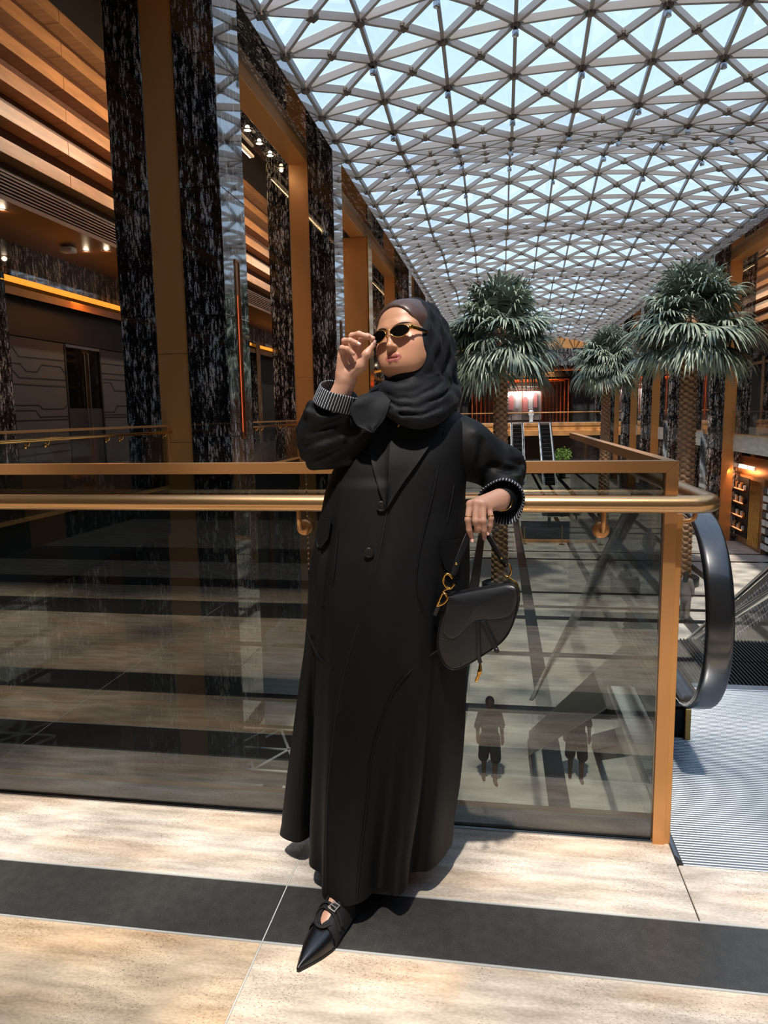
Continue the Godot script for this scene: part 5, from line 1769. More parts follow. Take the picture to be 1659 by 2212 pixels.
func hair_and_scarf(w: Node3D) -> void:
	var T := head_tr()
	# hair drawn back from the forehead
	var h := sdf(Vector3(-0.09, -0.03, -0.10), Vector3(0.09, 0.13, 0.10), 0.0026)
	h.ell(Vector3(0, 0.024, -0.022), Vector3(0.0795, 0.0955, 0.0985))
	h.ell(Vector3(0, 0.041, 0.039), Vector3(0.0665, 0.0575, 0.0505), 0.02)
	h.ell(Vector3(0, -0.010, 0.104), Vector3(0.0685, 0.084, 0.088), 0.010, true)
	h.ell(Vector3(0, -0.085, 0.05), Vector3(0.10, 0.080, 0.10), 0.010, true)
	var hm := mb()
	h.into(hm)
	for i in hm.P.size():
		var q := hm.P[i]
		hm.U[i] = Vector2(atan2(q.x, q.y + 0.03) * 3.0, q.z * 2.0)
	var hair_mat := std(Color(1, 1, 1), 0.38, 0.0, 0.5)
	var strands := noise_bytes(256, 16, 0.09, 3, 91, 256, 256)
	hair_mat.albedo_texture = paint(256, func(i: int) -> Color:
		var t := 0.24 + (strands[i] / 255.0 - 0.5) * 0.13
		return Color(clampf(t * 1.25, 0.04, 1), clampf(t * 0.92, 0.03, 1), clampf(t * 0.80, 0.03, 1)))
	part("hair", hm, hair_mat, w).transform = T
	var brow := mb()
	for q: float in [-1, 1]:
		var path := []
		for k in 9:
			var t := k / 8.0
			var bx := q * lerpf(0.012, 0.055, t)
			var by := 0.0140 + 0.0065 * sin(t * 2.5)
			path.append(T * Vector3(bx, by, head.front(bx, by) + 0.0002))
		brow.tube(path, [0.0012, 0.0018, 0.0022, 0.0023, 0.0021, 0.0019, 0.0015, 0.0011, 0.0005], 6)
	part("eyebrows", brow, std(Color(0.17, 0.11, 0.09), 0.6), w)
	# scarf: a hood over the back of the head and folds round the neck
	var lo := Vector3(-0.46, 1.26, -2.14)
	var s := sdf(lo, Vector3(-0.05, 1.70, -1.80), 0.0045)
	var I := T.affine_inverse()
	s.ell(T * Vector3(0, 0.016, -0.034), Vector3(0.0885, 0.106, 0.100), 0.02, false, T.basis)
	s.ell(T * Vector3(0, -0.035, 0.000), Vector3(0.080, 0.095, 0.080), 0.03, false, T.basis)
	s.cap(T * Vector3(0.01, -0.03, -0.07), Vector3(-0.165, 1.43, -2.03), 0.072, 0.062, 0.05)
	s.cap(T * Vector3(0.01, -0.115, -0.02), Vector3(-0.245, 1.41, -1.99), 0.060, 0.080, 0.04)
	# carve the opening for the face
	s.ell(T * Vector3(0.0, 0.010, 0.098), Vector3(0.0705, 0.111, 0.096), 0.01, true, T.basis)
	s.ell(T * Vector3(0.0, -0.030, 0.096), Vector3(0.0655, 0.070, 0.088), 0.015, true, T.basis)
	s.ell(T * Vector3(0.0, 0.065, 0.105), Vector3(0.076, 0.085, 0.088), 0.008, true, T.basis)
	# draped folds
	s.ell(Vector3(-0.222, 1.415, -1.960), Vector3(0.108, 0.062, 0.108), 0.03)
	# swathes: each sweeps from under the chin on the left, down across the front and up to the shoulder on the right
	var folds := [
		[[Vector3(-0.300, 1.452, -1.900), Vector3(-0.268, 1.440, -1.872), Vector3(-0.225, 1.445, -1.878), Vector3(-0.180, 1.470, -1.925), Vector3(-0.155, 1.510, -1.985)], 0.017],
		[[Vector3(-0.310, 1.440, -1.905), Vector3(-0.272, 1.422, -1.868), Vector3(-0.225, 1.420, -1.868), Vector3(-0.170, 1.437, -1.905), Vector3(-0.135, 1.470, -1.975)], 0.014],
		[[Vector3(-0.312, 1.425, -1.905), Vector3(-0.270, 1.405, -1.862), Vector3(-0.220, 1.398, -1.860), Vector3(-0.165, 1.410, -1.895), Vector3(-0.125, 1.440, -1.975)], 0.014],
		[[Vector3(-0.305, 1.405, -1.90), Vector3(-0.265, 1.385, -1.858), Vector3(-0.215, 1.374, -1.856), Vector3(-0.160, 1.382, -1.885), Vector3(-0.120, 1.412, -1.965)], 0.015],
		[[Vector3(-0.285, 1.385, -1.89), Vector3(-0.250, 1.366, -1.860), Vector3(-0.205, 1.356, -1.862), Vector3(-0.160, 1.366, -1.890), Vector3(-0.130, 1.395, -1.96)], 0.012],
		[[Vector3(-0.300, 1.44, -1.93), Vector3(-0.325, 1.425, -1.96), Vector3(-0.31, 1.42, -2.03), Vector3(-0.24, 1.42, -2.07), Vector3(-0.16, 1.42, -2.05), Vector3(-0.125, 1.43, -1.98)], 0.030],
		[[Vector3(-0.170, 1.62, -1.985), Vector3(-0.160, 1.56, -1.955), Vector3(-0.178, 1.50, -1.915), Vector3(-0.225, 1.462, -1.878)], 0.012],
		[[Vector3(-0.150, 1.60, -2.02), Vector3(-0.135, 1.54, -1.995), Vector3(-0.145, 1.48, -1.955), Vector3(-0.190, 1.440, -1.89)], 0.013]]
	for L in folds:
		var pts := spline(L[0], 5)
		var rad := []
		for i in pts.size():
			rad.append(L[1] * (0.75 + 0.35 * sin(PI * i / (pts.size() - 1))))
		s.chain(pts, rad, 0.010)
	s.groove([Vector3(-0.300, 1.436, -1.868), Vector3(-0.262, 1.420, -1.842), Vector3(-0.215, 1.422, -1.843), Vector3(-0.165, 1.445, -1.880), Vector3(-0.130, 1.480, -1.94)], 0.0045, 0.006)
	s.groove([Vector3(-0.296, 1.420, -1.862), Vector3(-0.255, 1.399, -1.838), Vector3(-0.205, 1.398, -1.840), Vector3(-0.155, 1.418, -1.878), Vector3(-0.125, 1.445, -1.94)], 0.0045, 0.006)
	s.groove([Vector3(-0.290, 1.400, -1.860), Vector3(-0.245, 1.378, -1.838), Vector3(-0.195, 1.376, -1.842), Vector3(-0.150, 1.394, -1.875)], 0.0045, 0.006)
	s.apply(func(p: Vector3, d: float) -> float:
		var q := I * p
		var r := 0.0
		if q.y > -0.11:
			r = 0.0026 * sin(q.z * 150.0 + q.y * 60.0 * (1.0 + q.z * 3.0)) * smoothstep(0.075, 0.0, q.z) + 0.0022 * sin(q.y * 70.0 - q.z * 120.0)
		return d + r, 0.02)
	var sm := mb()
	s.into(sm)
	M.scarf = std(Color(0.044, 0.053, 0.080), 0.70, 0.0, 0.35)
	M.scarf.rim_enabled = true
	M.scarf.rim = 0.25
	var scarf := part("headscarf", sm, M.scarf, w)
	# the loose corner that hangs over her right shoulder
	var rows := []
	var rows2 := []
	var Lp := [Vector3(-0.318, 1.440, -1.885), Vector3(-0.350, 1.431, -1.856), Vector3(-0.370, 1.411, -1.840), Vector3(-0.380, 1.393, -1.836), Vector3(-0.366, 1.358, -1.834), Vector3(-0.348, 1.345, -1.832), Vector3(-0.324, 1.334, -1.830)]
	var Rp := [Vector3(-0.276, 1.434, -1.868), Vector3(-0.278, 1.414, -1.856), Vector3(-0.281, 1.399, -1.850), Vector3(-0.285, 1.386, -1.846), Vector3(-0.296, 1.363, -1.840), Vector3(-0.308, 1.349, -1.835), Vector3(-0.320, 1.334, -1.830)]
	var ls := spline(Lp, 5)
	var rs := spline(Rp, 5)
	for i in ls.size():
		var a := PackedVector3Array()
		var b := PackedVector3Array()
		for k in 13:
			var t := k / 12.0
			var p: Vector3 = (ls[i] as Vector3).lerp(rs[i], t) + Vector3(0, 0, 0.003 * sin(t * PI) + 0.003 * sin(t * 7.0 + i * 0.10))
			a.append(p)
			b.append(p - Vector3(0, 0, 0.003))
		rows.append(a)
		rows2.append(b)
	var fm := mb().grid(rows).grid(rows2, false, true)
	part("scarf_corner", fm, M.scarf, scarf)
	var hem := []
	for i in range(5, ls.size()):
		hem.append(ls[i] + Vector3(0, 0, 0.0005))
	for i in range(rs.size() - 1, 3, -1):
		hem.append(rs[i] + Vector3(0, 0, 0.0005))
	part("scarf_hem", mb().tube(hem, 0.0016, 6), M.scarf, scarf)

func coat(w: Node3D) -> void:
	M.coat = bumpy(std(Color(0.046, 0.049, 0.060), 0.62, 0.0, 0.34), 0.3, 0.8, 256, 2)
	M.coat.uv1_scale = Vector3(30, 40, 1)
	M.coat_edge = std(Color(0.05, 0.05, 0.055), 0.7)
	var rows := []
	var inner := []
	var nr := 110
	var nc := 220
	for r in nr + 1:
		var t := float(r) / nr
		var row := PackedVector3Array()
		for c in nc:
			var deg := 360.0 * c / nc
			var y := lerpf(1.44, hem_at(deg).y, t)
			row.append(coat_at(deg, y))
		rows.append(row)
	for r in 12:   # the lining, just inside the hem
		var row := PackedVector3Array()
		for c in nc:
			var p: Vector3 = rows[nr - r * 3][c]
			row.append(p + Vector3(-0.38 - p.x, 0.0, -1.95 - p.z) * 0.025 + Vector3(0, 0.001, 0))
		inner.append(row)
	var m := mb().grid(rows, true)
	m.grid([rows[nr], inner[0]], true)
	m.grid(inner, true)
	var ct := part("coat", m, M.coat, w)
	# sleeves
	var sr := sdf(Vector3(-0.60, 1.18, -2.14), Vector3(-0.24, 1.50, -1.76), 0.006)
	sr.cap(Vector3(-0.33, 1.335, -2.01), Vector3(-0.44, 1.318, -1.94), 0.085, 0.080, 0.03)
	sr.cap(Vector3(-0.44, 1.318, -1.94), Vector3(-0.470, 1.306, -1.915), 0.076, 0.070, 0.03)
	sr.cap(Vector3(-0.472, 1.318, -1.905), Vector3(-0.443, 1.385, -1.880), 0.068, 0.052, 0.02)
	for q in [[Vector3(-0.520, 1.300, -1.870), Vector3(-0.43, 1.340, -1.850), 0.014], [Vector3(-0.500, 1.385, -1.868), Vector3(-0.449, 1.362, -1.845), 0.016], [Vector3(-0.449, 1.362, -1.845), Vector3(-0.395, 1.375, -1.860), 0.014], [Vector3(-0.515, 1.274, -1.880), Vector3(-0.411, 1.315, -1.862), 0.016], [Vector3(-0.495, 1.401, -1.885), Vector3(-0.488, 1.370, -1.868), 0.015], [Vector3(-0.438, 1.395, -1.845), Vector3(-0.396, 1.386, -1.855), 0.014], [Vector3(-0.53, 1.34, -1.90), Vector3(-0.495, 1.41, -1.885), 0.016], [Vector3(-0.50, 1.25, -1.90), Vector3(-0.40, 1.255, -1.90), 0.02]]:
		sr.cap(q[0], q[1], q[2], q[2] * 0.7, 0.008)
	sr.groove([Vector3(-0.490, 1.330, -1.836), Vector3(-0.452, 1.345, -1.832), Vector3(-0.400, 1.362, -1.842)], 0.012)
	sr.groove([Vector3(-0.512, 1.297, -1.846), Vector3(-0.480, 1.312, -1.832), Vector3(-0.428, 1.324, -1.836), Vector3(-0.400, 1.337, -1.842)], 0.012)
	sr.groove([Vector3(-0.50, 1.262, -1.862), Vector3(-0.46, 1.275, -1.845), Vector3(-0.41, 1.292, -1.852)], 0.009)
	sr.groove([Vector3(-0.490, 1.405, -1.855), Vector3(-0.455, 1.390, -1.838), Vector3(-0.42, 1.395, -1.838)], 0.010)
	var srm := mb()
	sr.into(srm)
	part("sleeve", srm, M.coat, ct)
	var sl := sdf(Vector3(-0.24, 1.04, -2.25), Vector3(0.12, 1.45, -1.90), 0.006)
	sl.cap(Vector3(-0.155, 1.318, -2.03), Vector3(-0.10, 1.280, -2.04), 0.076, 0.080, 0.03)
	sl.cap(Vector3(-0.10, 1.278, -2.04), Vector3(0.008, 1.220, -2.085), 0.080, 0.066, 0.03)
	sl.cap(Vector3(0.010, 1.222, -2.085), Vector3(0.012, 1.148, -1.99), 0.062, 0.050, 0.02)
	for q in [[Vector3(0.02, 1.270, -2.05), Vector3(0.062, 1.205, -2.06), 0.016], [Vector3(-0.02, 1.240, -2.02), Vector3(0.055, 1.235, -2.03), 0.014], [Vector3(-0.03, 1.205, -2.01), Vector3(0.052, 1.205, -2.0), 0.013], [Vector3(-0.07, 1.32, -1.985), Vector3(-0.005, 1.25, -2.01), 0.018]]:
		sl.cap(q[0], q[1], q[2], q[2] * 0.7, 0.008)
	sl.groove([Vector3(-0.02, 1.235, -1.995), Vector3(0.02, 1.222, -2.0), Vector3(0.06, 1.222, -2.03)], 0.010)
	sl.groove([Vector3(0.0, 1.285, -1.985), Vector3(0.035, 1.25, -2.01), Vector3(0.065, 1.235, -2.05)], 0.010)
	sl.groove([Vector3(-0.075, 1.20, -1.97), Vector3(-0.045, 1.25, -1.965), Vector3(-0.04, 1.30, -1.97)], 0.014)
	var slm := mb()
	sl.into(slm)
	part("sleeve", slm, M.coat, ct)
	# turned-back pinstripe cuffs
	var stripes := Image.create(64, 4, false, Image.FORMAT_RGB8)
	stripes.fill(Color(0.085, 0.10, 0.135))
	stripes.fill_rect(Rect2i(0, 0, 13, 4), Color(0.78, 0.80, 0.84))
	var pm := std(Color.WHITE, 0.8)
	pm.albedo_texture = ImageTexture.create_from_image(stripes)
	pm.uv1_scale = Vector3(46, 1, 1)
	cuff("cuff", ct, pm, Vector3(-0.432, 1.404, -1.876), Vector3(0.40, 0.88, 0.22), 0.050, 0.047, 0.048)
	cuff("cuff", ct, pm, Vector3(0.0125, 1.146, -2.005), Vector3(-0.08, -0.10, 1.0), 0.049, 0.056, 0.062)
	# lapels
	part("lapel", patch([Vector2(-0.356, 1.372), Vector2(-0.353, 1.340), Vector2(-0.330, 1.250), Vector2(-0.314, 1.196), Vector2(-0.293, 1.140)], [Vector2(-0.283, 1.372), Vector2(-0.2835, 1.34), Vector2(-0.286, 1.25), Vector2(-0.2875, 1.196), Vector2(-0.289, 1.138)], 20, 8, 0.006, 0.004, 0.004), M.coat, ct)
	part("lapel", patch([Vector2(-0.287, 1.372), Vector2(-0.289, 1.34), Vector2(-0.291, 1.25), Vector2(-0.292, 1.196), Vector2(-0.292, 1.138)], [Vector2(-0.141, 1.366), Vector2(-0.172, 1.308), Vector2(-0.211, 1.250), Vector2(-0.248, 1.200), Vector2(-0.287, 1.138)], 20, 10, 0.003, 0.004, 0.004), M.coat, ct)
	part("front_edge", seam([Vector2(-0.290, 1.13), Vector2(-0.316, 0.99), Vector2(-0.384, 0.774), Vector2(-0.429, 0.583), Vector2(-0.454, 0.363), Vector2(-0.459, 0.2), Vector2(-0.459, 0.09)], 0.0016, 0.0), M.coat_edge, ct)
	part("piping", seam([Vector2(-0.10, 0.755), Vector2(-0.173, 0.740), Vector2(-0.232, 0.700), Vector2(-0.276, 0.643), Vector2(-0.315, 0.542), Vector2(-0.335, 0.45), Vector2(-0.341, 0.371), Vector2(-0.358, 0.22), Vector2(-0.368, 0.10)], 0.0034, 0.001), M.coat, ct)
	part("piping", seam([Vector2(-0.43, 1.05), Vector2(-0.442, 0.93), Vector2(-0.475, 0.86), Vector2(-0.545, 0.80)], 0.0032, 0.001), M.coat, ct)
	part("piping", seam([Vector2(-0.44, 0.700), Vector2(-0.50, 0.712), Vector2(-0.55, 0.752)], 0.0034, 0.001), M.coat, ct)
	part("piping", seam([Vector2(-0.145, 1.33), Vector2(-0.165, 1.20), Vector2(-0.205, 1.02), Vector2(-0.212, 0.93), Vector2(-0.195, 0.86), Vector2(-0.16, 0.79)], 0.0026, 0.001), M.coat, ct)
	part("piping", seam([Vector2(-0.38, 1.33), Vector2(-0.405, 1.20), Vector2(-0.425, 1.08), Vector2(-0.44, 0.95)], 0.0016, 0.0), M.coat, ct)
	part("welt", seam([Vector2(-0.118, 1.19), Vector2(-0.135, 1.09)], 0.0022, 0.001), M.coat, ct)
	part("pocket_flap", patch([Vector2(-0.492, 1.10), Vector2(-0.500, 1.075), Vector2(-0.508, 1.045), Vector2(-0.492, 1.020)], [Vector2(-0.448, 1.10), Vector2(-0.452, 1.075), Vector2(-0.456, 1.05), Vector2(-0.480, 1.018)], 10, 8, 0.004, 0.004, 0.006), M.coat, ct)
	part("pocket_flap", patch([Vector2(-0.150, 1.045), Vector2(-0.150, 1.01), Vector2(-0.142, 0.975), Vector2(-0.125, 0.950)], [Vector2(-0.10, 1.045), Vector2(-0.10, 1.01), Vector2(-0.102, 0.975), Vector2(-0.112, 0.950)], 10, 8, 0.006, 0.004, 0.006), M.coat, ct)
	# buttons
	for q in [Vector2(-0.304, 1.141), Vector2(-0.337, 1.020)]:
		var p := coat_z(q.x, q.y) + Vector3(0, 0, 0.008)
		var b := mb().lathe([Vector2(0, -0.002), Vector2(0.0125, -0.002), Vector2(0.0138, 0.0005), Vector2(0.0132, 0.0022), Vector2(0.0115, 0.0028), Vector2(0.0098, 0.0018), Vector2(0.0085, 0.0012), Vector2(0, 0.0012)], 28, Vector3(q.x, q.y, p.z), Basis(Vector3.RIGHT, PI / 2))
		var bt := part("button", b, std(Color(0.09, 0.085, 0.085), 0.35), ct)
		var holes := mb()
		for k in 4:
			var a := PI / 4 + PI / 2 * k
			holes.lathe([Vector2(0.0014, 0.001), Vector2(0.0014, 0.0016), Vector2(0, 0.0016)], 8, Vector3(q.x + 0.003 * cos(a), q.y + 0.003 * sin(a), p.z), Basis(Vector3.RIGHT, PI / 2))
		part("holes", holes, M.black, bt)
	# the black top that shows between the lapels, with its small clasp
	part("top", patch([Vector2(-0.285, 1.40), Vector2(-0.285, 1.33), Vector2(-0.286, 1.2)], [Vector2(-0.20, 1.40), Vector2(-0.22, 1.33), Vector2(-0.26, 1.2)], 8, 4, 0.0005, 0.001), std(Color(0.04, 0.04, 0.045), 0.8), w)
	var cl := coat_z(-0.262, 1.352)
	part("clasp", mb().bar(Vector3(-0.266, 1.345, cl.z + 0.012), Vector3(-0.258, 1.358, cl.z + 0.012), 0.004, 0.003, Vector3.BACK, 0.001), M.gold, w)

func cuff(called: String, parent: Node3D, mat: Material, base: Vector3, dir: Vector3, r0: float, r1: float, l: float) -> void:
	var y := dir.normalized()
	var x := y.cross(Vector3.BACK if absf(y.z) < 0.8 else Vector3.UP).normalized()
	var bs := Basis(x, y, x.cross(y))
	var prof := [Vector2(r0 + 0.006, 0.0), Vector2(r0 + 0.0075, 0.004), Vector2(r1 + 0.007, l - 0.004), Vector2(r1 + 0.005, l), Vector2(r1 + 0.002, l - 0.003), Vector2(r0 - 0.002, 0.0)]
	var rows := []
	for q: Vector2 in prof:
		var row := PackedVector3Array()
		for k in 97:
			var a := -TAU * k / 96
			var wob := 1.0 + 0.03 * sin(a * 3.0 + 1.0) + 0.02 * sin(a * 5.0)
			row.append(base + bs * Vector3(q.x * cos(a) * wob, q.y + 0.003 * sin(a * 2.0), q.x * sin(a) * wob))
		rows.append(row)
	part(called, mb().grid(rows), mat, parent)

func shoe(w: Node3D) -> void:
	var leather := std(Color(0.06, 0.063, 0.072), 0.26, 0.0, 0.6)
	var suede := std(Color(0.075, 0.075, 0.09), 0.8)
	var toe := Vector3(-0.490, 0.0, -1.566)
	var heel := Vector3(-0.405, 0.0, -1.800)
	var ax := (heel - toe)
	var len := ax.length()
	var d := ax / len
	var sd := Vector3.UP.cross(d).normalized()
	# sections from toe to heel: distance, half width, height, sole lift
	var secs := [[0.0, 0.002, 0.012, 0.004], [0.012, 0.008, 0.019, 0.003], [0.035, 0.019, 0.029, 0.003], [0.065, 0.031, 0.040, 0.003], [0.095, 0.039, 0.049, 0.003], [0.12, 0.041, 0.056, 0.006], [0.145, 0.038, 0.062, 0.012]]
	var rows := []
	for q in secs:
		var row := PackedVector3Array()
		for k in 25:
			var a := PI * k / 24.0
			var c := cos(a)
			var s := sin(a)
			row.append(toe + d * q[0] + sd * q[1] * signf(c) * pow(absf(c), 0.8) + Vector3.UP * (q[3] + (q[2] - q[3]) * pow(s, 0.85)))
		rows.append(row)
	var vamp := mb().grid(rows)
	var sh := Node3D.new()
	sh.name = "shoe"
	w.add_child(sh, true)
	part("vamp", vamp, leather, sh)
	# sole
	var sole := PackedVector2Array()
	var left := []
	for q in [[0.0, 0.003], [0.012, 0.009], [0.035, 0.020], [0.065, 0.032], [0.095, 0.040], [0.12, 0.042], [0.15, 0.038], [0.19, 0.030], [0.225, 0.029], [0.245, 0.022]]:
		sole.append(Vector2(q[0], q[1]))
		left.push_front(Vector2(q[0], -q[1]))
	for v in left:
		sole.append(v)
	part("sole", mb().prism(sole, 0.006, Transform3D(Basis(d, sd, d.cross(sd)), toe + Vector3(0, 0.004, 0)), 0.001), M.black, sh)
	# quarters round the instep, open in the middle over the skin
	var sec2 := [[0.108, 0.042, 0.060, 0.006, 0.02], [0.122, 0.042, 0.068, 0.008, 0.26], [0.134, 0.041, 0.075, 0.009, 0.30], [0.146, 0.040, 0.083, 0.010, 0.12], [0.156, 0.039, 0.089, 0.011, 0.14], [0.158, 0.039, 0.090, 0.011, 0.36], [0.185, 0.037, 0.104, 0.013, 0.42], [0.205, 0.035, 0.100, 0.015, 0.60], [0.225, 0.033, 0.085, 0.016, 0.80]]
	for s2: float in [-1.0, 1.0]:
		var rr := []
		var ri := []
		for q in sec2:
			var row := PackedVector3Array()
			var rin := PackedVector3Array()
			for k in 13:
				var a: float = (PI / 2 - q[4] * 0.9) * k / 12.0
				var p: Vector3 = toe + d * q[0] + sd * s2 * q[1] * pow(cos(a), 0.8) + Vector3.UP * (q[3] + (q[2] - q[3]) * pow(sin(a), 0.85))
				row.append(p)
				rin.append(p - sd * s2 * 0.003 * cos(a) - Vector3.UP * 0.003 * sin(a))
			rr.append(row)
			ri.append(rin)
		part("quarter", mb().grid(rr).grid(ri), suede, sh)
	part("tongue", mb().tube(spline([toe + d * 0.118 - sd * 0.022 + Vector3.UP * 0.060, toe + d * 0.104 - sd * 0.012 + Vector3.UP * 0.058, toe + d * 0.101 + Vector3.UP * 0.0565, toe + d * 0.104 + sd * 0.012 + Vector3.UP * 0.058, toe + d * 0.118 + sd * 0.022 + Vector3.UP * 0.060], 4), 0.0055, 8, true, 0.6), suede, sh)
	# two straps and the square buckle
	for off: float in [0.138, 0.150]:
		var st := []
		for k in 15:
			var a := 0.25 + (PI - 0.5) * k / 14.0
			st.append(toe + d * (off + 0.006 * cos(a)) + sd * 0.0425 * cos(a) + Vector3.UP * (0.014 + 0.0700 * pow(sin(a), 0.85) + (off - 0.138) * 0.6))
		part("strap", mb().tube(st, 0.0042, 8, true, 0.6), suede, sh)
	var bc := toe + d * 0.146 + sd * 0.016 * -1.0 + Vector3.UP * 0.0890
	var bx := (sd * -1.0 + Vector3.UP * -0.35).normalized()
	var bz := d
	var buckle := mb()
	var cr := []
	for q in [[-1, -1], [1, -1], [1, 1], [-1, 1], [-1, -1]]:
		cr.append(bc + bx * 0.0095 * q[0] + bz * 0.013 * q[1])
	for i in 4:
		buckle.bar(cr[i], cr[i + 1], 0.0026, 0.0026, bx.cross(bz), 0.0005)
	buckle.bar(bc - bx * 0.0095, bc + bx * 0.0095, 0.002, 0.002, bx.cross(bz))
	part("buckle", buckle, M.chrome, sh)

# ---------------------------------------------------------------- what she holds and wears
func sunglasses() -> void:
	var T := head_tr()
	var g := thing("sunglasses", "oval sunglasses with dark lenses and thin gold rims on her face", "sunglasses")
	var lens_mat := std(Color(0.035, 0.03, 0.03), 0.05, 0.0, 0.6)
	for q: float in [-1, 1]:
		var pts := PackedVector2Array()
		var path := []
		var c := Vector3(q * 0.0325, -0.0035, 0.0975)
		var bs := Basis(Vector3.UP, q * 0.20)
		for k in 33:
			var a := TAU * k / 32.0
			var r := Vector2(cos(a) * 0.0262, sin(a) * 0.0165)
			# softly cornered oval, like a stretched hexagon
			r *= 1.0 / pow(pow(absf(cos(a)), 1.75) + pow(absf(sin(a)), 1.75), 1.0 / 1.75)
			r.y *= 0.97
			path.append(T * (c + bs * Vector3(r.x, r.y, 0)))
			if k < 32:
				pts.append(r * 0.97)
		part("lens", mb().prism(pts, 0.002, T * Transform3D(bs, c), 0.0004), lens_mat, g)
		part("rim", mb().tube(path, 0.0014, 8, false), M.gold, g)
		var h := c + bs * Vector3(q * 0.026, 0.003, 0.0)
		var arm := [T * (h + Vector3(0, 0.001, 0.0005)), T * (h + Vector3(q * 0.006, 0.001, -0.004)), T * Vector3(q * 0.0705, 0.0, 0.066), T * Vector3(q * 0.0765, -0.001, 0.03), T * Vector3(q * 0.078, -0.004, -0.005)]
		part("temple", mb().tube(spline(arm, 4), [0.0016, 0.0016, 0.0016, 0.0016, 0.0016, 0.0016, 0.0016, 0.0016, 0.0016, 0.0015, 0.0014, 0.0013, 0.0012, 0.0011, 0.001, 0.001, 0.001], 10, true, 3.8, T.basis.y), M.gold, g)
		part("hinge", mb().box(T * (h + Vector3(q * 0.006, 0.001, -0.004)), Vector3(0.005, 0.011, 0.008), 0.001, T.basis * Basis(Vector3.UP, q * 0.8)), M.gold, g)
		part("temple_inlay", mb().tube([T * Vector3(q * 0.0712, 0.0005, 0.064), T * Vector3(q * 0.0768, 0.0, 0.038)], 0.0022, 8, true, 1.8, T.basis.y), M.dark_metal, g)
		part("nose_pad", mb().tube([T * (c + Vector3(-q * 0.022, -0.004, -0.002)), T * (c + Vector3(-q * 0.021, -0.008, -0.010))], 0.0017, 6), M.gold, g)
	var br := [T * Vector3(-0.0085, 0.0005, 0.1005), T * Vector3(-0.004, 0.0035, 0.1035), T * Vector3(0.004, 0.0035, 0.1035), T * Vector3(0.0085, 0.0005, 0.1005)]
	part("bridge", mb().tube(spline(br, 5), 0.0013, 8), M.gold, g)

